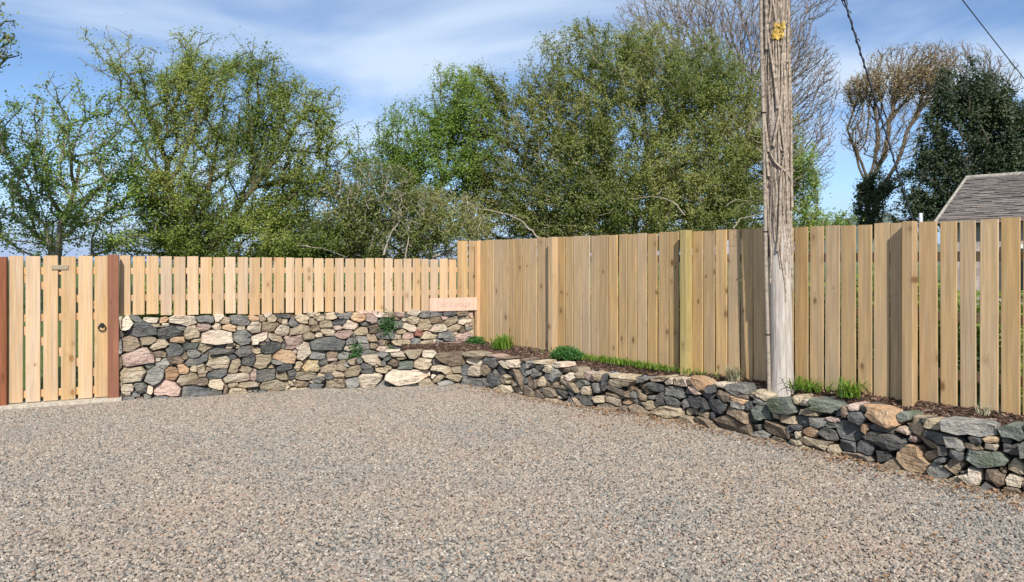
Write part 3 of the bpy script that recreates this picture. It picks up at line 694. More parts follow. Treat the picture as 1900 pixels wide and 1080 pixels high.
# ------------------------------------------------------------------ timber
def board_mesh(name, w, h, d, mat, ch=0.004, tz=0.0):
    """upright board, origin at the middle of its foot; chamfered edges"""
    x, y = w / 2, d / 2
    oc = [(-x + ch, -y), (x - ch, -y), (x, -y + ch), (x, y - ch), (x - ch, y), (-x + ch, y), (-x, y - ch), (-x, -y + ch)]
    V = [(a, b, 0) for a, b in oc] + [(a, b, h + tz * a) for a, b in oc]
    Fs = [(i, (i + 1) % 8, 8 + (i + 1) % 8, 8 + i) for i in range(8)] + [tuple(range(7, -1, -1)), tuple(range(8, 16))]
    me = bpy.data.meshes.new(name); me.from_pydata(V, [], Fs); me.materials.append(mat); me.update(); return me
def put(name, me, parent, base, xy, z, ang, label=None):
    o = link(bpy.data.objects.new(name, me)); o.parent = parent
    o.location = (xy[0] - base[0], xy[1] - base[1], z); o.rotation_euler = (0, 0, ang)
    if label: o['label'] = label
    return o
aL = math.atan2(DL[1], DL[0]); aR = math.atan2(DR[1], DR[0])
def boards(spans, P, d, n, off, zb, zt, mat, parent, base, ang, depth=0.02, jit=0.012, shrink=0.0):
    P2 = P + n * off
    for l, r in spans:
        s0, s1 = s_of(l, P2, d), s_of(r, P2, d); w = s1 - s0 - shrink; m = P2 + d * (s0 + s1) / 2
        b = zb(s0) + rng.uniform(-jit, jit); t = zt(s0) + rng.uniform(-0.006, 0.006)
        o = put('board', board_mesh('board', w, t - b, depth, mat, tz=rng.uniform(-0.02, 0.02)), parent, base, m + n * rng.uniform(-0.002, 0.002), b, ang)
        o.rotation_euler[1] = rng.normal(0, 0.0025)
def rail(P, d, n, off, s0, s1, z, h, depth, mat, parent, base, ang, name='rail'):
    m = P + d * s0 + n * off
    me = board_mesh(name, h, s1 - s0, depth, mat)
    o = put(name, me, parent, base, m, z, ang)
    o.rotation_mode = 'XYZ'; o.rotation_euler = (0, R(90), ang)
    return o

# low picket fence on the wall
PB = A - NL * 0.10
pf = thing('picket_fence', 'low fence of pale yellow upright boards standing on the tall stone wall', 'fence', (PB[0], PB[1], 0))
pk = [(222, 243), (245.5, 269), (271, 295), (297.5, 319.5), (321.7, 344.7), (347, 369), (371, 393), (394.5, 415.5), (417.4, 438), (440, 460.5), (462, 483), (485, 505.5), (507, 527.7),
      (529.7, 546), (547, 560.6), (562, 581), (582.6, 601), (602.5, 619.3), (621, 638), (640, 657.6), (659, 676), (677.4, 694), (695, 711.7), (713, 729), (730.6, 746.7), (748, 763.7),
      (765, 780), (781, 796), (797.7, 813), (815, 831), (832, 846.5)]
boards(pk, A, DL, NL, -0.10, lambda s: 0.985 - 0.075 * s / sC, lambda s: 1.697 - 0.03 * s / sC, M_PICK, pf, PB, aL, 0.02, 0.018, 0.008)
for z in (1.515, 1.19):
    rail(A, DL, NL, -0.137, 0.0, sC - 0.06, z, 0.075, 0.045, M_RAIL, pf, PB, aL)
for px in (236, 537, 838):
    p = on_line(px, A - NL * 0.205, DL)
    put('post', board_mesh('post', 0.075, 0.95, 0.075, M_RAIL), pf, PB, p, 0.70, aL)

# tall fence with its short return
TB = C.copy()
tf = thing('tall_fence', 'tall close-boarded timber fence running behind the mulched bed', 'fence', (TB[0], TB[1], 0))
zt = lambda s: 1.945; zb = lambda s: 0.40
tb = [(892.8, 906.5), (907.3, 917), (918, 931), (932, 944), (945, 955), (956, 969), (970, 983), (984, 996.6), (997.5, 1011), (1011.8, 1026), (1034, 1049.2), (1050.2, 1064), (1065, 1080.1),
      (1081, 1096), (1097, 1112.5), (1113.5, 1129.6), (1131, 1147), (1148.3, 1164), (1165, 1182), (1183, 1200.6), (1202, 1220), (1222, 1240.5), (1242, 1260.5), (1261.5, 1282.5), (1284.5, 1305), (1306.3, 1326.7),
      (1328.8, 1350.3), (1351.3, 1373.5), (1375, 1397.7), (1399.2, 1424), (1426, 1449), (1451, 1473), (1475.5, 1500.8), (1502.7, 1528.5), (1531, 1558.7), (1561, 1588.5), (1592.3, 1619), (1621, 1650.7),
      (1652, 1680), (1706, 1741), (1745, 1777), (1782, 1812.5), (1817.8, 1853), (1857, 1894), (1897, 1936), (1941, 1981), (1986, 2029), (2034, 2079), (2085, 2133)]
boards(tb, C, DR, NR, 0.0, zb, zt, M_TALL, tf, TB, aR, 0.02, 0.01, 0.005)
rb = [(848.5, 855), (855.6, 868), (868.6, 883)]
boards(rb, A, DL, NL, -0.10, lambda s: 0.4, lambda s: 1.94, M_TALL, tf, TB, aL, 0.02, 0.005)
put('post', board_mesh('post', 0.07, 1.54, 0.07, M_RAIL), tf, TB, C + DR * 0.03 + NR * 0.012, 0.4, aR)
send = s_of(2133, C, DR)
for z in (0.72, 1.18, 1.66):
    rail(C, DR, NR, -0.037, 0.05, send, z, 0.08, 0.045, M_TALL, tf, TB, aR)
for px, m, lb, dz in ((1026.5, M_TALL, None, 0.0), (1273, M_GREENPOST, 'yellow-green fence post', 0.012), (1688, M_TALL, None, 0.005)):
    p = on_line(px, C + NR * 0.062, DR)
    put('post', board_mesh('post', 0.085, 1.545 + dz, 0.10, m, 0.005), tf, TB, p, 0.40, aR, lb)

# gate
GP = A - NL * 0.0
gs = lambda px: s_of(px, GP, DL)
g0 = GP + DL * gs(108)
gate = thing('garden_gate', 'pale timber boarded gate with a black ring latch between two red posts', 'gate', (g0[0], g0[1], 0))
gl = [(15.2, 42.5), (47.5, 75), (80.3, 107.8), (113.2, 140.3), (145, 171.7), (175, 200.5)]
boards(gl, GP, DL, NL, 0.0, lambda s: 0.045, lambda s: 1.692, M_PICK, gate, g0, aL, 0.022, 0.004)
gsA, gsB = gs(17), gs(199)
for z, h in ((1.52, 0.085), (0.99, 0.085), (0.13, 0.085)):
    rail(GP, DL, NL, -0.036, gsA, gsB, z, h, 0.045, M_RAIL, gate, g0, aL)
def brace(z0, z1):
    L_ = gsB - gsA - 0.05; a = math.atan2(z1 - z0, L_); m = GP + DL * (gsA + 0.03) + NL * (-0.036)
    me = board_mesh('brace', 0.08, math.hypot(L_, z1 - z0), 0.04, M_RAIL)
    o = put('brace', me, gate, g0, m, z0, aL); o.rotation_euler = (0, R(90) - a, aL)
brace(1.48, 0.99 + 0.08); brace(0.93, 0.25)
def torus(name, R_, r, mat, parent, base, xyz, ang, seg=24, sub=8):
    V = []; Fs = []
    for i in range(seg):
        a = 2 * math.pi * i / seg
        for j in range(sub):
            b = 2 * math.pi * j / sub
            V.append(((R_ + r * math.cos(b)) * math.cos(a), r * math.sin(b), (R_ + r * math.cos(b)) * math.sin(a)))
    for i in range(seg):
        for j in range(sub):
            Fs.append((i * sub + j, i * sub + (j + 1) % sub, ((i + 1) % seg) * sub + (j + 1) % sub, ((i + 1) % seg) * sub + j))
    return mesh(name, V, Fs, mat, parent, (xyz[0] - base[0], xyz[1] - base[1], xyz[2]), ang, True)
lp = GP + DL * gs(189.5) + NL * 0.03; Yl = lp[1]
torus('ring_latch', 0.037, 0.006, M_IRON, gate, g0, (lp[0], lp[1], zpx(608, Yl)), aL)
def disc(name, r, d, mat, parent, base, xyz, ang, n=16):
    V = [(r * math.cos(2 * math.pi * i / n), y, r * math.sin(2 * math.pi * i / n)) for y in (-d, 0) for i in range(n)]
    Fs = [(i, (i + 1) % n, n + (i + 1) % n, n + i) for i in range(n)] + [tuple(range(n - 1, -1, -1)), tuple(range(n, 2 * n))]
    return mesh(name, V, Fs, mat, parent, (xyz[0] - base[0], xyz[1] - base[1], xyz[2]), ang)
disc('latch_boss', 0.024, 0.02, M_IRON, gate, g0, (*(GP + DL * gs(189.2) + NL * 0.013), zpx(603, Yl)), aL)
pp = GP + DL * gs(111.5) + NL * 0.018
put('plaque', board_mesh('plaque', 0.165, 0.05, 0.012, M_PLAQUE, 0.004), gate, g0, pp, zpx(500, pp[1]), aL)
for px, w, lab_ in ((210.5, 0.118, 'red-brown stained gate post beside the tall stone wall'), (1.5, 0.118, 'red-brown stained gate post at the hinge side, left of the gate')):
    p = GP + DL * s_of(px, GP + NL * 0.03, DL) + NL * 0.02
    o = link(bpy.data.objects.new('gate_post', board_mesh('gate_post', w, 1.73, 0.10, M_REDPOST, 0.006)))
    o.location = (p[0], p[1], -0.02 if px > 100 else -0.05); o.rotation_euler = (0, 0, aL); tag(o, lab_, 'gate post', 'red gate posts')
# threshold
o = slab('gate_threshold', GP, DL, NL, gs(-60), gs(226), -0.15, 0.035, 0.13, 0.12, M_CONC, None, (0, 0)); tag(o, kind='structure')

# name board on the wall end
sg0 = on_line(797, A + NL * 0.03, DL); sg1 = on_line(886, A + NL * 0.03, DL)
sm_ = (sg0 + sg1) / 2; sw = np.linalg.norm(sg1 - sg0); sh = 24 * sm_[1] / F
sz0 = zpx(576.5, sm_[1])
sign = thing('name_board', 'pink sanded wooden name board lettered in faint script on the wall end', 'sign', (sm_[0], sm_[1], sz0), None, aL)
mesh_o = link(bpy.data.objects.new('board', board_mesh('board', sw, sh, 0.045, M_SIGN, 0.003))); mesh_o.parent = sign
fc = bpy.data.curves.new('lettering', 'FONT'); fc.body = 'Bit Cottage'; fc.size = 0.10; fc.align_x = 'CENTER'; fc.extrude = 0.0012; fc.resolution_u = 3
fc.shear = 0.08
fo = link(bpy.data.objects.new('lettering', fc)); dg = bpy.context.evaluated_depsgraph_get()
lm = bpy.data.meshes.new_from_object(fo.evaluated_get(dg)); bpy.data.objects.remove(fo)
lm.materials.clear(); lm.materials.append(M_LETTER)
lo = link(bpy.data.objects.new('lettering', lm)); lo.parent = sign; lo.location = (0.015, -0.0235, 0.06); lo.rotation_euler = (R(90), 0, 0)

# ------------------------------------------------------------------ tubes
def tube_np(paths, radii, k=6):
    """list of polylines (n,3) and matching radii -> verts, quads"""
    VV = []; FF = []; base = 0
    for P, r in zip(paths, radii):
        P = np.asarray(P, float); n = len(P); r = np.broadcast_to(r, n)
        T = np.gradient(P, axis=0); T /= np.linalg.norm(T, axis=1)[:, None] + 1e-9
        ref = np.array([0.31, 0.87, 0.2]) if abs(T[0] @ np.array([0, 0, 1])) > 0.8 else np.array([0, 0, 1.0])
        Aq = np.cross(T, ref); Aq /= np.linalg.norm(Aq, axis=1)[:, None] + 1e-9; Bq = np.cross(T, Aq)
        an = np.arange(k) * 2 * math.pi / k
        ring = P[:, None, :] + r[:, None, None] * (np.cos(an)[None, :, None] * Aq[:, None, :] + np.sin(an)[None, :, None] * Bq[:, None, :])
        VV.append(ring.reshape(-1, 3))
        i = np.arange(n - 1)[:, None] * k; j = np.arange(k)[None, :]; j2 = (j + 1) % k
        FF.append((np.stack([i + j, i + j2, i + k + j2, i + k + j], -1) + base).reshape(-1, 4)); base += n * k
    return np.vstack(VV), np.vstack(FF)
def tube(name, P, r, mat, parent=None, k=8, base=(0, 0, 0)):
    V, Fq = tube_np([np.asarray(P, float) - np.array(base)], [np.asarray(r, float)], k)
    return np_mesh(name, V, Fq, mat, parent, smooth=True)

# ------------------------------------------------------------------ utility pole
PY = 6.85; PX = (1452 - CX) / F * PY; PT = (PX - 0.11, PY + 0.02, 6.3)
pole = thing('utility_pole', 'weathered wooden utility pole wrapped in dead ivy, standing in the mulched bed', 'utility pole', (PX, PY, 0.30))
def pole_c(z): u = (z - 0.3) / 6.0; return np.array([PX + (PT[0] - PX) * u, PY + (PT[1] - PY) * u])
V = []; Fq = []; seg = 28; zs = np.linspace(0.30, 6.3, 40)
for z in zs:
    c = pole_c(z)
    for j in range(seg):
        a = 2 * math.pi * j / seg; r = 0.103 - 0.002 * (z - 0.3) + 0.004 * mnoise.noise(Vector((math.cos(a) * 2, math.sin(a) * 2, z * 0.8)))
        if z < 0.62: r += 0.012 * (0.62 - z) / 0.2
        V.append((c[0] - PX + r * math.cos(a), c[1] - PY + r * math.sin(a), z - 0.30))
for i in range(len(zs) - 1):
    for j in range(seg): Fq.append((i * seg + j, i * seg + (j + 1) % seg, (i + 1) * seg + (j + 1) % seg, (i + 1) * seg + j))
np_mesh('shaft', V, Fq, M_POLE, pole, smooth=True)
# matted dead ivy bark round the upper shaft, its lower edge ragged and hanging lower on the left
V = []; Fq = []; seg = 56; zs = np.linspace(0, 1, 150)
for i, u in enumerate(zs):
    for j in range(seg):
        a = 2 * math.pi * j / seg
        low = 1.98 - 0.34 * max(0, -math.cos(a)) ** 3 - 0.42 * max(0, math.cos(a - 0.4)) ** 6 + 0.16 * mnoise.noise(Vector((math.cos(a) * 3, math.sin(a) * 3, 5)))
        z = low + (6.25 - low) * u; c = pole_c(z)
        nz_ = mnoise.noise(Vector((math.cos(a) * 4.5, math.sin(a) * 4.5, z * 1.6))) + 0.7 * mnoise.noise(Vector((math.cos(a) * 11, math.sin(a) * 11, z * 6)))
        r = 0.095 - 0.001 * (z - 0.3) + (0.005 + 0.006 * min(1, u * 12)) + 0.017 * nz_ - (0.02 if i == 0 else 0)
        V.append((c[0] - PX + r * math.cos(a), c[1] - PY + r * math.sin(a), z - 0.30))
for i in range(len(zs) - 1):
    for j in range(seg): Fq.append((i * seg + j, i * seg + (j + 1) % seg, (i + 1) * seg + (j + 1) % seg, (i + 1) * seg + j))
np_mesh('ivy_mat', V, Fq, M_IVY, pole, smooth=False)
# thick ivy stems
for k in range(11):
    z0 = rng.uniform(1.75, 3.6); z1 = z0 + rng.uniform(0.6, 2.2); a0 = R(rng.uniform(180, 360)); a1 = a0 + rng.uniform(-1.6, 1.6)
    if k == 0: z0, z1, a0, a1 = 2.33, 2.62, R(318), R(215)
    if k == 1: z0, z1, a0, a1 = 1.72, 3.0, R(235), R(300)
    if k == 2: z0, z1, a0, a1 = 1.35, 2.4, R(345), R(335)
    pts = []
    for u in np.linspace(0, 1, 16):
        z = z0 + (z1 - z0) * u; a = a0 + (a1 - a0) * u + 0.12 * math.sin(u * 7 + k); c = pole_c(z); r = 0.126 - 0.001 * (z - 0.3)
        if k == 2: r = 0.110
        pts.append((c[0] - PX + r * math.cos(a), c[1] - PY + r * math.sin(a), z - 0.30))
    tube('ivy_stem', pts, np.linspace(0.014, 0.007, 16) if k != 2 else 0.007, M_IVYSTEM, pole, 6)
rp = []; rrad = []
for k in range(175):
    z0 = rng.uniform(1.9, 5.4) if k < 150 else rng.uniform(1.25, 1.9); ln = rng.uniform(0.4, 1.8); a = R(rng.uniform(160, 380)); a1 = a + rng.normal(0, 0.35); q = []
    for u in np.linspace(0, 1, 12):
        z = min(z0 + ln * u, 6.2); c = pole_c(z); r = (0.108 if k < 150 else 0.103) - 0.001 * (z - 0.3) + (0.010 if k < 150 else 0.004) * math.sin(u * 5 + k); aa = a + (a1 - a) * u + 0.10 * math.sin(u * 9 + k * 1.7)
        q.append((c[0] - PX + r * math.cos(aa), c[1] - PY + r * math.sin(aa), z - 0.30))
    rp.append(np.array(q)); rrad.append(np.full(12, rng.uniform(0.004, 0.011)))
V, Fq = tube_np(rp, rrad, 5); tag(np_mesh('ivy_roots', V, Fq, M_IVYSTEM, pole), kind='stuff')
# fine dry twigs
pth = []; rad = []
for k in range(620):
    z = rng.uniform(2.2, 6.2) if k > 120 else rng.uniform(4.2, 5.6)
    a = R(rng.uniform(150, 400)); c = pole_c(z); r0 = 0.11; L_ = rng.uniform(0.04, 0.14) * (1 if k > 120 else 1.9)
    d = np.array([math.cos(a), math.sin(a), rng.uniform(-0.3, 1.0)]); d /= np.linalg.norm(d)
    p0 = np.array([c[0] - PX + r0 * math.cos(a), c[1] - PY + r0 * math.sin(a), z - 0.3])
    pth.append([p0, p0 + d * L_ * 0.5 + rng.normal(0, 0.012, 3), p0 + d * L_ + rng.normal(0, 0.02, 3) + np.array([0, 0, 0.02])]); rad.append(np.array([0.003, 0.0022, 0.0012]))
V, Fq = tube_np(pth, rad, 3); tag(np_mesh('ivy_twigs', V, Fq, M_IVYSTEM, pole), kind='stuff')
# service pipe up the left side
pts = [(pole_c(z)[0] - 0.132 - PX + 0.004 * math.sin(z * 3), pole_c(z)[1] - 0.02 - PY, z - 0.30) for z in np.linspace(0.32, 6.1, 14)]
tube('conduit', pts, 0.017, M_CONDUIT, pole, 8)
for z in (0.95, 1.9, 3.0, 4.2):
    c = pole_c(z); r = 0.130
    arc = [(c[0] - PX - 0.132 + 0.022 * math.cos(a), c[1] - PY - 0.02 + 0.022 * math.sin(a), z - 0.3) for a in np.linspace(R(120), R(330), 8)]
    tube('conduit_clip', arc, 0.005, M_IRON, pole, 5)
# yellow plate, buckled
zy = zpx(64, PY); c = pole_c(zy); V = []; Fs = []
for i in range(7):
    for j in range(7):
        u, v = i / 6 - 0.5, j / 6 - 0.5
        a = R(262) + u * (0.70 + 0.35 * mnoise.noise(Vector((v * 6, 3, u)))) + 0.15 * v; r = 0.134 + 0.020 * mnoise.noise(Vector((u * 5, v * 5, 2)))
        e = 0.85 + 0.5 * mnoise.noise(Vector((u * 5, 1, v * 5)))
        V.append((c[0] - PX + r * math.cos(a), c[1] - PY + r * math.sin(a), zy - 0.30 + v * 0.15 * e))
for i in range(6):
    for j in range(6): a = i * 7 + j; Fs.append((a, a + 7, a + 8, a + 1))
pl = mesh('warning_plate', V, Fs, M_YEL, pole); md = pl.modifiers.new('thickness', 'SOLIDIFY'); md.thickness = 0.003
# stay wire and service cable
def sag_line(a, b, n, sag):
    a, b = np.array(a), np.array(b); u = np.linspace(0, 1, n)[:, None]
    P = a + (b - a) * u; P[:, 2] -= sag * 4 * (u[:, 0] * (1 - u[:, 0])); return P
st0 = np.array(PT) + np.array([0.02, 0, -0.1])
st1 = np.array([(1768 - CX) / F * 9.6, 9.6, 0.5])
stay = thing('stay_wire', 'twisted steel stay wire with a dark red insulator, slanting down behind the fence', 'stay wire', tuple(st1))
L_ = sag_line(st0, st1, 60, 0.0)
tube('wire', L_ - st1, 0.009, M_WIRE, stay, 6)
kk = (1563 - CX) / F
u_i = (kk * st0[1] - st0[0]) / ((st1 - st0)[0] - kk * (st1 - st0)[1]); pI = st0 + (st1 - st0) * u_i; dI = (st1 - st0) / np.linalg.norm(st1 - st0)
prof = [(-0.11, 0.0), (-0.11, 0.022), (-0.06, 0.036), (-0.03, 0.024), (0.0, 0.038), (0.035, 0.024), (0.06, 0.034), (0.085, 0.018), (0.085, 0.0)]
tube('insulator', [pI + dI * (h_ - 0.02) - st1 for h_, _ in prof], np.array([max(r, 0.002) for _, r in prof]), M_INSUL, stay, 12)
side = np.cross(dI, [0, 1, 0]); side /= np.linalg.norm(side)
for sgn in (-1, 1):
    tube('shackle', [pI + dI * 0.05 + side * sgn * 0.028 - st1, pI + dI * 0.10 + side * sgn * 0.022 - st1, pI + dI * 0.17 - st1], 0.005, M_WIRE, stay, 6)
hel = []
for q in np.linspace(0.17, 2.2, 260):
    a = q * 42; e2 = np.cross(dI, side); hel.append(pI + dI * q + (side * math.cos(a) + e2 * math.sin(a)) * 0.011 - st1)
tube('wrap', hel, 0.0065, M_WIRE, stay, 5)
for q in (0.18, 0.5, 0.85, 1.2):
    tube('wire_tail', [pI + dI * q - st1, pI + dI * (q + 0.03) + side * 0.028 - st1, pI + dI * (q + 0.05) + side * 0.03 - st1], 0.006, M_WIRE, stay, 5)
sc1 = np.array([(1980 - CX) / F * 16.6, 16.6, zpx(247, 16.6)])
cb_o = tube('service_cable', sag_line(np.array(PT) + np.array([0.05, 0, 0.0]), sc1, 50, 0.02), 0.009, M_WIRE, None, 6)
tag(cb_o, 'dark overhead cable running from the pole top down to the slate roofed house', 'cable')
# thin pipe post behind the fence
gy = 8.0; gx = (1708.5 - CX) / F * gy
o = tube('pipe_post', [(gx, gy, 0.4), (gx, gy, 1.2), (gx, gy, zpx(396, gy)), (gx, gy, zpx(395.4, gy))], np.array([0.02, 0.02, 0.02, 0.012]), M_GALV, None, 10)
tag(o, 'thin grey galvanised pipe end poking above the tall fence near the stay wire', 'pipe')

# ------------------------------------------------------------------ slate roofed house on the right
HD = 16.0
hx0 = (1733 - CX) / F * HD; hx1 = 17.0; ez = zpx(416, HD); rz_ = zpx(332, HD + 2.1)
house = thing('cottage', 'grey stone cottage with a lichened slate roof behind the tall fence', 'house', (hx0, HD, 0.4), None, R(-43))
def hb(name, x0, x1, y0, y1, z0, z1, mat, parent=None):
    V = [(x, y, z) for z in (z0, z1) for x, y in ((x0, y0), (x1, y0), (x1, y1), (x0, y1))]
    V = [(x - hx0, y - HD, z - 0.4) for x, y, z in V]
    return mesh(name, V, [(3, 2, 1, 0), (4, 5, 6, 7), (0, 1, 5, 4), (1, 2, 6, 5), (2, 3, 7, 6), (3, 0, 4, 7)], mat, parent or house)
hb('wall', hx0 + 0.25, hx1 - 0.25, HD + 0.3, HD + 5.6, 0.3, ez - 0.03, M_RENDER)
for x0 in (hx0 + 1.2, hx0 + 4.0):
    wf = hb('window', x0, x0 + 0.9, HD + 0.25, HD + 0.32, 0.95, 2.0, M_WHITE)
    hb('pane', x0 + 0.07, x0 + 0.83, HD + 0.235, HD + 0.26, 1.03, 1.92, M_GLASS, wf)
# pitched roof, its gable verge turned away to the left
rx0 = hx0; tint = []
V = []; Fs = []
ncourse = 26
for k in range(ncourse):
    u0, u1 = k / ncourse, (k + 1) / ncourse
    y0, y1 = HD + 2.95 * u0, HD + 2.95 * u1 + 0.05; z0 = ez + (rz_ - ez) * u0 + 0.022; z1 = ez + (rz_ - ez) * u1 + 0.004
    xl0 = hx0 + (rx0 - hx0) * u0; xl1 = hx0 + (rx0 - hx0) * u1
    x = xl0 - rng.uniform(0, 0.2)
    while x < hx1:
        w = rng.uniform(0.20, 0.34); a, b = max(x, xl0) , x + w - 0.006
        if b > a + 0.02:
            at, bt = max(a, xl1), max(b, xl1 + 0.01); dz = rng.uniform(-0.006, 0.008); i = len(V)
            for (xx, yy, zz) in ((a, y0, z0 + dz), (b, y0, z0 + dz), (bt, y1, z1 + dz), (at, y1, z1 + dz), (a, y0, z0 + dz - 0.018), (b, y0, z0 + dz - 0.018), (bt, y1, z1 + dz - 0.018), (at, y1, z1 + dz - 0.018)):
                V.append((xx - hx0, yy - HD, zz - 0.4))
            f6 = [(0, 1, 2, 3), (7, 6, 5, 4), (4, 5, 1, 0), (5, 6, 2, 1), (6, 7, 3, 2), (7, 4, 0, 3)]
            Fs += [tuple(i + q for q in f) for f in f6]; tint += [rng.random()] * 6
        x += w
roof_deck_v = [(hx0, HD + 0.02, ez - 0.03), (hx1, HD + 0.02, ez - 0.03), (hx1, HD + 2.95, rz_ - 0.03), (rx0, HD + 2.95, rz_ - 0.03), (hx0, HD + 5.9, ez - 0.03), (hx1, HD + 5.9, ez - 0.03)]
hb('chimney', hx0 + 1.7, hx0 + 2.4, HD + 2.65, HD + 3.25, rz_ - 0.4, rz_ + 0.95, M_RENDER)
roof = mesh('roof', [(x - hx0, y - HD, z - 0.4) for x, y, z in roof_deck_v], [(0, 1, 2, 3), (0, 3, 4), (3, 2, 5, 4), (1, 5, 2), (0, 4, 5, 1)], M_SLATE, house)
sl_o = np_mesh('slates', V, Fs, M_SLATE, roof, attrs={'tint': ('FACE', tint)}); sl_o['kind'] = 'stuff'
hp = [np.array((hx0, HD, ez)), np.array((rx0, HD + 2.95, rz_))]
M_RIDGE = plain('pale_ridge_mortar', (0.27, 0.245, 0.21), 0.9, 0, 12, 0.35, 0.01)
tube('hip_ridge', [hp[0] + (hp[1] - hp[0]) * u + np.array([0, 0, 0.015]) - np.array((hx0, HD, 0.4)) for u in np.linspace(0, 1, 8)], 0.035, M_RIDGE, roof, 7)
tube('ridge_cap', [np.array((rx0 + (hx1 - rx0) * u - hx0, 2.95, rz_ - 0.4 + 0.02)) for u in np.linspace(0, 1, 8)], 0.07, M_RIDGE, roof, 7)

# ------------------------------------------------------------------ trees
def grow(base, stems, tips, bf, step, wob, r, droop=0.0):
    cap = 400000
    P = np.zeros((cap, 3)); par = np.full(cap, -1, int); pl_ = np.zeros(cap); n = 0
    for sidx, stem in enumerate(stems):
        prev = -1; pts = [np.array(q, float) for q in stem]
        for a, b in zip(pts[:-1], pts[1:]):
            m = max(1, int(np.linalg.norm(b - a) / step))
            for q in range(m if prev >= 0 else m + 1):
                u = (q + (1 if prev >= 0 else 0)) / m
                P[n] = a + (b - a) * u + (r.normal(0, wob * step, 3) if q else 0)
                par[n] = prev; pl_[n] = 0 if prev < 0 else pl_[prev] + np.linalg.norm(P[n] - P[prev]); prev = n; n += 1
    order = np.argsort(np.linalg.norm(tips - np.array(base), axis=1) + r.normal(0, 0.3, len(tips)))
    ends = []
    for t in tips[order]:
        D = P[:n] - t; d = np.sqrt((D * D).sum(1))
        cst = d + bf * pl_[:n] + np.where(P[:n, 2] > t[2] + 0.15, 0.6 * (P[:n, 2] - t[2]), 0)
        i = int(np.argmin(cst)); dist = d[i]
        if dist < 0.03: continue
        m = max(1, int(round(dist / step))); a = P[i].copy(); prev = i
        bend = r.normal(0, wob, 3) * dist; bend[2] -= droop * dist
        for q in range(1, m + 1):
            u = q / m
            P[n] = a + (t - a) * u + bend * 4 * u * (1 - u) * 0.5 + (r.normal(0, wob * step * 0.6, 3) if q < m else 0)
            par[n] = prev; pl_[n] = pl_[prev] + dist / m; prev = n; n += 1
        ends.append(prev)
        if n > cap - 200: break
    P = P[:n]; par = par[:n]
    cnt = np.zeros(n); cnt[ends] = 1
    for i in range(n - 1, -1, -1):
        if cnt[i] == 0: cnt[i] = 0.6
        if par[i] >= 0: cnt[par[i]] += cnt[i]
    # cnt holds tips above each node (rough)
    return P, par, cnt, np.array(ends)
def segs_mesh(P, par, rad, sel, k):
    idx = np.where((par >= 0) & sel)[0]
    if len(idx) == 0: return None
    a = P[par[idx]]; b = P[idx]; ra = np.minimum(rad[par[idx]], rad[idx] * 1.6); rb = rad[idx]
    T = b - a; L_ = np.linalg.norm(T, axis=1)[:, None] + 1e-9; T = T / L_
    b = b + T * rb[:, None] * 0.35
    ref = np.where(np.abs(T[:, 2:3]) > 0.85, np.array([[1.0, 0.2, 0]]), np.array([[0, 0, 1.0]]))
    U = np.cross(T, ref); U /= np.linalg.norm(U, axis=1)[:, None] + 1e-9; Wv = np.cross(T, U)
    an = np.arange(k) * 2 * math.pi / k
    ring = np.cos(an)[None, :, None] * U[:, None, :] + np.sin(an)[None, :, None] * Wv[:, None, :]
    V = np.concatenate([a[:, None, :] + ra[:, None, None] * ring, b[:, None, :] + rb[:, None, None] * ring], 1)
    m = len(idx); o = (np.arange(m) * 2 * k)[:, None]; j = np.arange(k)[None, :]; j2 = (j + 1) % k
    Fq = np.stack([o + j, o + j2, o + k + j2, o + k + j], -1).reshape(-1, 4)
    return V.reshape(-1, 3), Fq
def leaf_np(Cn, size, r, up=0.25, asp=0.6):
    n = len(Cn); d = r.normal(0, 1, (n, 3)); d /= np.linalg.norm(d, axis=1)[:, None]
    nrm = r.normal(0, 0.62, (n, 3)); nrm[:, 2] += 0.25 + up * 2; nrm *= np.where(r.random((n, 1)) < 0.5, 1, 1); nrm[:, 1] -= 0.45; nrm /= np.linalg.norm(nrm, axis=1)[:, None]
    d -= nrm * (d * nrm).sum(1)[:, None]; d /= np.linalg.norm(d, axis=1)[:, None] + 1e-9
    e = np.cross(nrm, d); s = (size * r.uniform(0.6, 1.35, n))[:, None]
    V = np.stack([Cn - d * s * 0.5, Cn + e * s * asp * 0.5 + nrm * s * 0.08, Cn + d * s * 0.5, Cn - e * s * asp * 0.5 + nrm * s * 0.08], 1)
    Fq = np.arange(n * 4).reshape(-1, 4); return V.reshape(-1, 3), Fq
def tips_in(ells, D, ntips, r, depth, shell):
    out = []; ar = np.array([e[2] * e[3] * (e[4] if len(e) > 4 else 1) for e in ells], float); ar /= ar.sum()
    for e, f in zip(ells, ar):
        m = max(3, int(ntips * f)); q = r.normal(0, 1, (m, 3)); q /= np.linalg.norm(q, axis=1)[:, None]
        rr = r.uniform(0, 1, m) ** (1 / (3.0 + shell)); q *= rr[:, None]
        sc = D / F; x = (e[0] - CX) * sc; z = H - (e[1] - HY) * sc
        dep = max(e[2], 60) * sc * depth
        out.append(np.stack([x + q[:, 0] * e[2] * sc, D + q[:, 1] * dep, z + q[:, 2] * e[3] * sc], 1))
    return np.vstack(out)
TRI = [0]
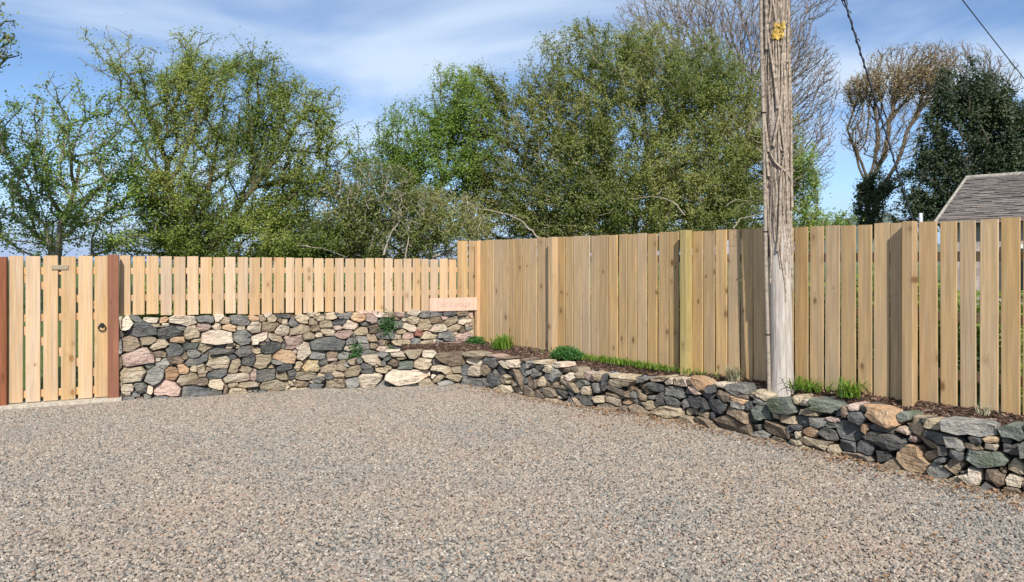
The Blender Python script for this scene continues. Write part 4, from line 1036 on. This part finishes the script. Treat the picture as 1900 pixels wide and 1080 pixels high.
def tree(name, label, cat, base_px, D, ells, ntips, seed, leaf_m=None, nleaf=20, lsize=0.06, sigma=0.13, bark_m=None, rtip=0.006, rpow=2.3, stems_px=None,
         bf=0.35, step=0.28, wob=0.07, depth=0.85, shell=2.0, zmin=0.5, droop=0.0, group=None, tmax=0.35, bare=0.0, up=0.25, gap=0.0, gfreq=1.2):
    r = np.random.default_rng(seed)
    bx = (base_px - CX) / F * D; bz = ground_behind(bx, D) - 0.2
    T = thing(name, label, cat, (bx, D, bz), group)
    tips = tips_in(ells, D, ntips, r, depth, shell); tips = tips[tips[:, 2] > zmin + 0.3]
    if gap:
        gn = np.array([mnoise.noise(Vector(q_) * gfreq + Vector((seed * 3.1, 0, 0))) + 0.5 * mnoise.noise(Vector(q_) * gfreq * 2.3) for q_ in tips])
        tips = tips[gn > np.quantile(gn, gap)]
    stems = []
    if stems_px:
        for s in stems_px:
            off = 0.0; pts = [(bx + r.normal(0, 0.06), D + r.normal(0, 0.1), bz)]
            for q in s:
                dy = q[2] if len(q) > 2 else r.uniform(-0.5, 0.5)
                pts.append(((q[0] - CX) / F * (D + dy), D + dy, zpx(q[1], D + dy)))
            stems.append(pts)
    else:
        c = tips.mean(0); stems = [[(bx, D, bz), (bx * 0.6 + c[0] * 0.4, D, bz + (c[2] - bz) * 0.55)]]
    P, par, cnt, ends = grow((bx, D, bz), stems, tips, bf, step, wob, r, droop)
    rad = np.minimum(rtip * cnt ** (1 / rpow), tmax); thick = rad > max(0.022, rtip * 3)
    o = np.array([bx, D, bz])
    for nm, sel, k in (('trunk', thick, 6), ('twigs', ~thick, 3)):
        sm2 = segs_mesh(P - o, par, rad, sel, k)
        if sm2 is None: continue
        ob = np_mesh(nm, sm2[0], sm2[1], bark_m, T, smooth=(nm == 'trunk')); TRI[0] += len(sm2[1]) * 2
        if nm == 'twigs': ob['kind'] = 'stuff'
    if leaf_m is not None:
        e = ends[r.random(len(ends)) > bare]
        # clumps: leafiness differs from twig to twig and fades smoothly over the crown
        dens = np.array([0.45 + 1.1 * max(0, 0.5 + mnoise.noise(Vector(P[i] * 0.9)) + 0.6 * mnoise.noise(Vector(P[i] * 2.3))) for i in e])
        num = r.poisson(nleaf * dens); k = np.repeat(e, num)
        up2 = r.random(len(k)); k1 = np.where(up2 < 0.45, k, np.maximum(par[k], 0)); k1 = np.where(up2 > 0.8, np.maximum(par[k1], 0), k1)
        pp_ = np.maximum(par[k1], 0); u = r.random(len(k))[:, None]
        Cn = P[k1] * u + P[pp_] * (1 - u) + r.normal(0, sigma, (len(k), 3)) * r.random((len(k), 1))
        V, Fq = leaf_np(Cn - o, lsize, r, up)
        tn = np.array([mnoise.noise(Vector(P[i] * 0.8) + Vector((seed, 0, 0))) for i in e]); tn = np.repeat(tn, num)
        tint = np.clip(0.5 + 0.55 * tn + r.normal(0, 0.17, len(k)), 0, 1)
        ob = np_mesh('crown', V, Fq, leaf_m, T, attrs={'tint': ('FACE', tint)}); ob['kind'] = 'stuff'; TRI[0] += len(Fq) * 2
    return T

LM_HAW = leaf_mat('hawthorn_leaves', (0.08, 0.13, 0.022), (0.185, 0.24, 0.04), (0.33, 0.35, 0.08))
LM_FRESH = leaf_mat('fresh_spring_leaves', (0.07, 0.14, 0.02), (0.165, 0.26, 0.04), (0.29, 0.36, 0.07))
LM_BUSH = leaf_mat('olive_leaves', (0.08, 0.115, 0.025), (0.185, 0.215, 0.045), (0.32, 0.31, 0.10))
LM_SCRUB = leaf_mat('yellowing_scrub_leaves', (0.08, 0.11, 0.022), (0.17, 0.195, 0.045), (0.28, 0.25, 0.10))
LM_BROWN = leaf_mat('bronze_buds', (0.22, 0.15, 0.075), (0.31, 0.225, 0.115), (0.40, 0.31, 0.17), 0.2)
LM_EVER = leaf_mat('dark_evergreen_leaves', (0.012, 0.026, 0.012), (0.028, 0.048, 0.020), (0.065, 0.085, 0.030), 0.12)
BK_GREY = bark('grey_bark', (0.26, 0.22, 0.17)); BK_DARK = bark('dark_bark', (0.14, 0.11, 0.08)); BK_PALE = bark('pale_dead_bark', (0.34, 0.295, 0.235))
BK_BARE = bark('grey_twig_bark', (0.20, 0.165, 0.135))

TG = 'trees and shrubs behind the fences'
tree('hawthorn_tree', 'thin leafed young tree behind the gate with open sky between its stems', 'tree', 105, 12.0,
     [(55, 240, 80, 70), (165, 320, 110, 100), (35, 330, 85, 90), (120, 200, 60, 70, 0.6), (215, 400, 90, 70), (60, 430, 100, 45), (225, 250, 60, 90, 0.7)], 1250, 21, LM_FRESH, 25, 0.044, 0.11, BK_GREY,
     0.004, 2.5, [[(100, 450), (75, 380), (45, 290)], [(112, 440), (135, 350), (125, 230)], [(110, 450), (150, 390), (200, 330)], [(90, 455), (30, 400)]], bf=0.3, group=TG, bare=0.15)
tree('oak_tree', 'overhanging leafy branch entering at the top left corner from a tree outside', 'tree', -330, 9.0,
     [(-10, 85, 40, 40, 2.0), (10, 40, 22, 40, 0.7), (-60, 100, 60, 60), (-160, 60, 120, 110), (-330, -60, 220, 200, 0.6), (15, 95, 25, 18)], 800, 22, LM_HAW, 26, 0.038, 0.07, BK_DARK,
     0.005, 2.2, [[(-325, 250), (-310, 130), (-200, 110), (-90, 100), (0, 98)], [(-325, 250), (-340, 50), (-330, -150)]], depth=0.7, group=TG)
tree('hawthorn_tree', 'large dense hawthorn rising highest behind the left part of the picket fence', 'tree', 340, 13.2,
     [(310, 190, 75, 85), (260, 130, 55, 45, 0.7), (205, 75, 50, 28, 0.3), (180, 110, 40, 25, 0.3), (420, 190, 120, 100), (540, 260, 90, 110), (430, 330, 180, 110), (340, 400, 90, 80), (560, 400, 90, 80), (430, 95, 85, 35, 0.5), (345, 90, 40, 40, 0.5), (600, 190, 45, 45, 0.4), (225, 215, 50, 45, 0.4),
      (480, 445, 180, 48, 1.7), (250, 455, 80, 28, 1.2), (635, 240, 25, 60, 0.4), (520, 140, 50, 40, 0.5)],
     5600, 23, LM_HAW, 50, 0.036, 0.11, BK_DARK, 0.0038, 2.5,
     [[(345, 440), (335, 330), (300, 200)], [(360, 440), (390, 330), (420, 200)], [(400, 440), (470, 350), (540, 250)], [(320, 450), (280, 400), (250, 330)], [(410, 450), (415, 350), (480, 190)], [(330, 440), (310, 300), (240, 140)], [(430, 440), (500, 400), (580, 330)]],
     bf=0.3, group=TG, bare=0.12, gap=0.17, gfreq=1.9)
tree('elder_tree', 'fresh green small tree in the gap between the hawthorn and the big round bush', 'tree', 770, 15.0,
     [(770, 250, 75, 75), (705, 330, 75, 65), (850, 180, 50, 60), (810, 300, 80, 80), (830, 140, 35, 30, 0.4), (880, 260, 50, 90), (680, 270, 40, 50, 0.4), (770, 400, 120, 60)], 2300, 24, LM_FRESH, 44, 0.042, 0.12, BK_DARK, 0.0036, 2.6,
     [[(765, 420), (760, 330), (770, 240)], [(780, 420), (830, 300), (850, 190)], [(750, 430), (705, 340)]], bf=0.3, group=TG, bare=0.1, gap=0.12, gfreq=1.7)
tree('bramble_scrub', 'tangled scrub with pale dead stems and yellowish leaves along the middle fence', 'shrub', 690, 13.6,
     [(620, 410, 95, 80), (720, 410, 115, 90), (690, 350, 95, 55), (820, 420, 95, 70), (560, 440, 60, 50)], 3400, 25, LM_SCRUB, 24, 0.040, 0.10, BK_PALE, 0.0036, 2.7,
     [[(650, 430), (620, 380)], [(715, 440), (735, 390), (742, 350)], [(770, 440), (780, 400), (765, 365)], [(850, 450), (810, 400)]], bf=0.15, wob=0.14, group=TG, bare=0.2, tmax=0.05)
bush = tree('willow_bush', 'huge rounded olive green bush dominating behind the tall fence', 'shrub', 1170, 15.6,
     [(1170, 250, 220, 170), (1000, 300, 150, 150), (1340, 280, 150, 170), (1110, 125, 150, 85, 0.8), (1240, 130, 130, 85, 0.8), (1400, 350, 100, 100), (930, 390, 100, 70), (1170, 390, 270, 80, 1.5), (1010, 200, 70, 60, 0.6), (1180, 330, 270, 110, 0.8), (880, 330, 40, 120, 0.6),
      (1190, 60, 60, 32, 0.3), (1080, 85, 60, 40, 0.3), (960, 190, 45, 40, 0.3), (1330, 120, 60, 50, 0.4), (885, 240, 60, 120, 0.8), (905, 160, 50, 45, 0.5)],
     11500, 26, LM_BUSH, 44, 0.043, 0.11, BK_GREY, 0.0034, 2.7,
     [[(1160, 400), (1130, 300), (1080, 200)], [(1180, 400), (1200, 280), (1190, 160)], [(1200, 410), (1290, 330), (1350, 230)], [(1140, 410), (1030, 350), (960, 280)], [(1210, 420), (1320, 390), (1410, 340)], [(1130, 420), (1000, 400), (900, 390)]],
     bf=0.2, depth=0.75, shell=3.0, group=TG, bare=0.1, gap=0.04, gfreq=0.95)
tree('holly_bush', 'bright green bush just right of the utility pole, above the tall fence', 'shrub', 1495, 14.5,
     [(1480, 370, 36, 75), (1490, 300, 22, 50, 0.5), (1545, 408, 40, 16), (1500, 420, 50, 30)], 600, 27, LM_FRESH, 26, 0.045, 0.10, BK_GREY, 0.004, 2.5, None, group=TG, gap=0.2, gfreq=2.0)
tree('bare_tree', 'tall leafless grey tree spreading its fan of twigs behind the round bush', 'tree', 1370, 27.0,
     [(1330, 80, 180, 120), (1465, 190, 95, 130), (1240, 25, 105, 55), (1490, 290, 65, 80), (1390, 0, 170, 60), (1400, 150, 150, 130), (1520, 140, 40, 70, 0.8)], 12500, 28, None, 0, 0, 0, BK_BARE, 0.0052, 2.9,
     [[(1372, 330), (1370, 240), (1330, 120)], [(1378, 330), (1420, 240), (1450, 160)], [(1370, 320), (1320, 210), (1260, 90)], [(1380, 350), (1440, 310), (1490, 280)]], bf=0.5, step=0.45, wob=0.05, depth=0.7, shell=2, droop=0.14, group=TG)
tree('sycamore_tree', 'tree with a flat bronze budding crown on bare stems, right of the pole', 'tree', 1612, 30.0,
     [(1650, 155, 80, 34), (1598, 165, 32, 30, 0.8), (1712, 160, 55, 40), (1680, 112, 80, 30, 0.5), (1735, 120, 45, 40, 0.5), (1655, 240, 80, 60, 0.22), (1585, 235, 25, 50, 0.25)], 4300, 29, LM_BROWN, 9, 0.060, 0.14, BK_DARK, 0.0058, 2.7,
     [[(1606, 350), (1628, 270), (1625, 190)], [(1608, 350), (1590, 290), (1572, 240), (1592, 180)], [(1612, 350), (1640, 290), (1662, 170)], [(1620, 370), (1668, 300), (1682, 250), (1712, 180)]], bf=0.5, step=0.4, shell=0.5, group=TG, bare=0.15, tmax=0.12, gap=0.1)
tree('ivy_clad_stump', 'dark ivy clump climbing the foot of the bronze budding tree', 'shrub', 1612, 29.4,
     [(1612, 380, 17, 50), (1630, 340, 22, 30, 0.6), (1660, 330, 20, 22, 0.4)], 260, 30, LM_EVER, 34, 0.10, 0.16, BK_DARK, 0.006, 2.6, None, group=TG)
tree('holly_tree', 'big dark evergreen tree standing behind the slate roofed cottage', 'tree', 1790, 25.0,
     [(1800, 270, 95, 120), (1775, 170, 42, 55, 0.7), (1735, 345, 60, 75), (1855, 260, 55, 100), (1880, 330, 60, 90), (1830, 190, 50, 60), (1690, 395, 40, 35, 0.6), (1930, 300, 70, 110), (1785, 125, 25, 25, 0.3), (1885, 200, 25, 40, 0.3)], 4200, 31, LM_EVER, 36, 0.085, 0.16, BK_DARK, 0.006, 2.6, None, depth=0.8, shell=3, group=TG, bare=0.05, gap=0.12, gfreq=0.9)
tree('bare_tree', 'thin bare twigs of a leafless tree rising behind the dark evergreen', 'tree', 1790, 31.0,
     [(1790, 130, 65, 50), (1750, 110, 50, 40, 0.6), (1840, 150, 50, 50)], 1500, 32, None, 0, 0, 0, BK_BARE, 0.0058, 2.8, None, bf=0.5, step=0.5, group=TG)

def undergrowth(name, P, d, n, s0, s1, o0, o1, z0, zh, num, mat, seed):
    r = np.random.default_rng(seed); sv = r.uniform(s0, s1, num); ov = r.uniform(o0, o1, num); hv = r.random(num) ** 0.8
    top = np.array([zh * (0.72 + 0.45 * mnoise.noise(Vector((a * 1.3, b * 1.3, seed)))) for a, b in zip(sv, ov)])
    Cn = np.stack([P[0] + d[0] * sv - n[0] * ov, P[1] + d[1] * sv - n[1] * ov, z0 + hv * top], 1)
    V, Fq = leaf_np(Cn, 0.055, r, 0.25); TRI[0] += len(Fq) * 2
    return tag(np_mesh(name, V, Fq, mat, attrs={'tint': ('FACE', np.clip(r.normal(0.4, 0.2, num), 0, 1))}), kind='stuff')
undergrowth('undergrowth', A, DL, NL, 0.15, sC + 0.3, 0.55, 1.7, 0.1, 1.55, 42000, LM_HAW, 51)
undergrowth('undergrowth', C, DR, NR, 0.2, 6.6, 0.55, 1.5, 0.4, 1.25, 42000, LM_HAW, 52)

# bare pale branches arching out of the big bush (as parts of it)
bo = np.array(bush.location)
def arch(pts, D, r0):
    P = np.array([((x - CX) / F * D, D, zpx(y, D)) for x, y in pts]); t = np.linspace(0, 1, len(P)); tt = np.linspace(0, 1, 22)
    Q = np.stack([np.interp(tt, t, P[:, k]) for k in range(3)], 1)
    for _ in range(3): Q[1:-1] = (Q[:-2] + 2 * Q[1:-1] + Q[2:]) / 4
    Q += rng.normal(0, 0.008, Q.shape); Q[:, 1] += np.linspace(-0.2, 0.3, 22)
    o = tube('dead_branch', Q - bo, np.linspace(r0 * 0.62, r0 * 0.22, 22), BK_PALE, bush, 6)
arch([(1000, 445), (970, 410), (920, 390), (860, 382)], 13.2, 0.03)
arch([(960, 402), (930, 395), (905, 410)], 13.2, 0.014)
arch([(1265, 400), (1250, 375), (1215, 362), (1170, 368)], 13.0, 0.022)
arch([(1215, 362), (1238, 345), (1230, 355)], 13.0, 0.010)
arch([(1355, 425), (1375, 405), (1420, 395)], 13.0, 0.02)
arch([(1340, 385), (1365, 370), (1410, 372)], 13.0, 0.014)
arch([(715, 475), (722, 440), (742, 405), (738, 375)], 12.8, 0.03)
arch([(755, 480), (758, 440), (752, 400)], 12.8, 0.02)
arch([(560, 455), (600, 462), (640, 478)], 12.6, 0.022)

# ------------------------------------------------------------------ bed plants
def blade_clump(name, label, cat, px, py, Yoff, n, length, width, spread, mat, lean=0.5, group=None, size_z=1.0, stretch=(1, 1)):
    q = on_line(px, C, DR) + NR * Yoff if px > 890 else on_line(px, A, DL) + NL * Yoff
    z = 0.46; V = []; Fq = []; tint = []
    for k in range(n):
        a = rng.uniform(0, 2 * math.pi); d0 = rng.normal(0, spread, 2); L_ = length * rng.uniform(0.5, 1.15); w = width * rng.uniform(0.7, 1.2)
        d0 = DR * d0[0] * stretch[0] + NR * d0[1] * stretch[1]
        ln = lean * rng.uniform(0.3, 1.3); pts = []
        for u in (0, 0.35, 0.7, 1.0):
            pts.append(np.array([d0[0] + math.cos(a) * ln * L_ * u ** 1.6, d0[1] + math.sin(a) * ln * L_ * u ** 1.6, L_ * size_z * (u - 0.42 * ln * u ** 2.4)]))
        sd = np.array([-math.sin(a), math.cos(a), 0]); b = len(V); t = rng.random()
        for u, p in zip((0.7, 1, 0.8, 0.08), pts): V += [p - sd * w * u / 2, p + sd * w * u / 2]
        for m in range(3): Fq.append((b + 2 * m, b + 2 * m + 1, b + 2 * m + 3, b + 2 * m + 2)); tint.append(t)
    T = thing(name, label, cat, (q[0], q[1], z), group)
    ob = np_mesh('foliage', V, Fq, mat, T, attrs={'tint': ('FACE', tint)}); ob['kind'] = 'stuff'
    return T
LM_STRAP = leaf_mat('strap_leaves', (0.05, 0.13, 0.012), (0.12, 0.24, 0.02), (0.26, 0.36, 0.05))
LM_CUSH = leaf_mat('cushion_leaves', (0.02, 0.075, 0.015), (0.045, 0.14, 0.03), (0.10, 0.22, 0.05))
LM_PALE = leaf_mat('silvery_leaves', (0.22, 0.24, 0.13), (0.36, 0.34, 0.22), (0.5, 0.42, 0.32))
def leaf_clump(name, label, cat, px, Yoff, rx, ry, rz, n, lsize, mat):
    q = on_line(px, C, DR) + NR * Yoff if px > 890 else on_line(px, A, DL) + NL * Yoff
    T = thing(name, label, cat, (q[0], q[1], 0.455))
    v = rng.normal(0, 1, (n, 3)); v /= np.linalg.norm(v, axis=1)[:, None]; v *= (rng.random(n) ** 0.25)[:, None]; v[:, 2] = np.abs(v[:, 2])
    Cn = np.stack([DR[0] * v[:, 0] * rx + NR[0] * v[:, 1] * ry, DR[1] * v[:, 0] * rx + NR[1] * v[:, 1] * ry, v[:, 2] * rz], 1) * rng.uniform(0.85, 1.12, (n, 1))
    V, Fq = leaf_np(Cn, lsize, rng, 0.5)
    ob = np_mesh('foliage', V, Fq, mat, T, attrs={'tint': ('FACE', np.clip(rng.normal(0.5, 0.25, n), 0, 1))}); ob['kind'] = 'stuff'
    st = []
    for k in range(26):
        i = rng.integers(n); st.append([np.zeros(3) + rng.normal(0, 0.02, 3) * (1, 1, 0), Cn[i] * 0.5 + rng.normal(0, 0.01, 3), Cn[i]])
    V, Fq = tube_np(st, [0.003] * len(st), 3); ob = np_mesh('stems', V, Fq, BK_GREY, T); ob['kind'] = 'stuff'
    return T
leaf_clump('leafy_plant', 'small dark green clump at the wall end below the name board', 'plant', 899, 0.16, 0.21, 0.12, 0.12, 700, 0.035, LM_CUSH)
blade_clump('grass_tuft', 'bright upright grassy tuft left of the cushion plant in the bed', 'plant', 953, 643, 0.20, 260, 0.21, 0.011, 0.055, LM_STRAP, 0.55)
leaf_clump('cushion_plant', 'dense rounded dark green cushion plant in the bed', 'plant', 1076, 0.22, 0.24, 0.17, 0.145, 2400, 0.03, LM_CUSH)
gt = blade_clump('grass', 'low strip of bright grass growing along the foot of the tall fence', 'grass', 1172, 680, 0.13, 1000, 0.09, 0.007, 0.10, LM_STRAP, 0.8, stretch=(5.2, 0.45))
gt['kind'] = 'stuff'
blade_clump('silvery_plant', 'small pale silvery plant in the shadow left of the pole', 'plant', 1378, 695, 0.16, 120, 0.16, 0.010, 0.03, LM_PALE, 0.6)
blade_clump('lily_clump', 'sprawling bright green strap leaves at the right foot of the pole', 'plant', 1506, 715, 0.14, 130, 0.16, 0.011, 0.09, LM_STRAP, 1.15, stretch=(1.4, 0.5))
blade_clump('lily_clump', 'upright darker green strap leaf clump right of the sprawling one', 'plant', 1592, 730, 0.15, 110, 0.19, 0.011, 0.045, LM_STRAP, 0.75)
blade_clump('weed_tuft', 'tiny pale weed by the fence foot near the right edge', 'plant', 1834, 755, 0.09, 40, 0.10, 0.010, 0.03, LM_PALE, 0.8)
# ferns growing from the tall wall
for px, py, lab_ in ((657, 655, 'fern hanging lowest from a joint of the tall wall'), (716, 603, 'moss and fern tuft high on the tall wall under the pickets'), (722, 668, 'small fern right of the hanging fern on the wall')):
    p = on_line(px, A + NL * 0.03, DL); z = zpx(py, p[1]); T = thing('wall_fern', lab_, 'fern', (p[0], p[1], z))
    n = 260; v = rng.normal(0, 1, (n, 3)) * np.array([0.055, 0.02, 0.085]); Cn = np.stack([DL[0] * v[:, 0] + NL[0] * (0.07 + v[:, 1]), DL[1] * v[:, 0] + NL[1] * (0.07 + v[:, 1]), v[:, 2]], 1)
    V, Fq = leaf_np(Cn, 0.032, rng, 0.2); ob = np_mesh('foliage', V, Fq, LM_CUSH, T, attrs={'tint': ('FACE', rng.random(n) * 0.7)}); ob['kind'] = 'stuff'

# dry leaf litter along the foot of the low wall
Cn = []
for k in range(2100):
    s = rng.uniform(low_ray(880)[0], LS[-1]) if k % 3 else rng.choice([low_ray(1130)[0], low_ray(1240)[0], low_ray(1600)[0], low_ray(1850)[0]]) + rng.normal(0, 0.25)
    s = min(max(s, 0.1), LS[-1] - 0.05); p = low_pt(s); t, n_ = low_frame(s); p = p + n_ * (0.07 + abs(rng.normal(0, 0.26)) * (0.6 if k % 3 else 1))
    if k % 9 == 0: p = p + n_ * rng.uniform(0.2, 2.2)
    Cn.append((p[0], p[1], gz(p[0], p[1]) + 0.012 + rng.uniform(0, 0.012)))
V, Fq = leaf_np(np.array(Cn), 0.027, rng, 1.2, 0.7)
LM_DRY = leaf_mat('dry_fallen_leaves', (0.10, 0.05, 0.03), (0.27, 0.145, 0.075), (0.42, 0.30, 0.18), 0.15)
tag(np_mesh('leaf_litter', V, Fq, LM_DRY, attrs={'tint': ('FACE', rng.random(len(Fq)))}), kind='stuff')
print('tree tris', TRI[0], 'left stones', len(left_st), 'low stones', len(low_st))
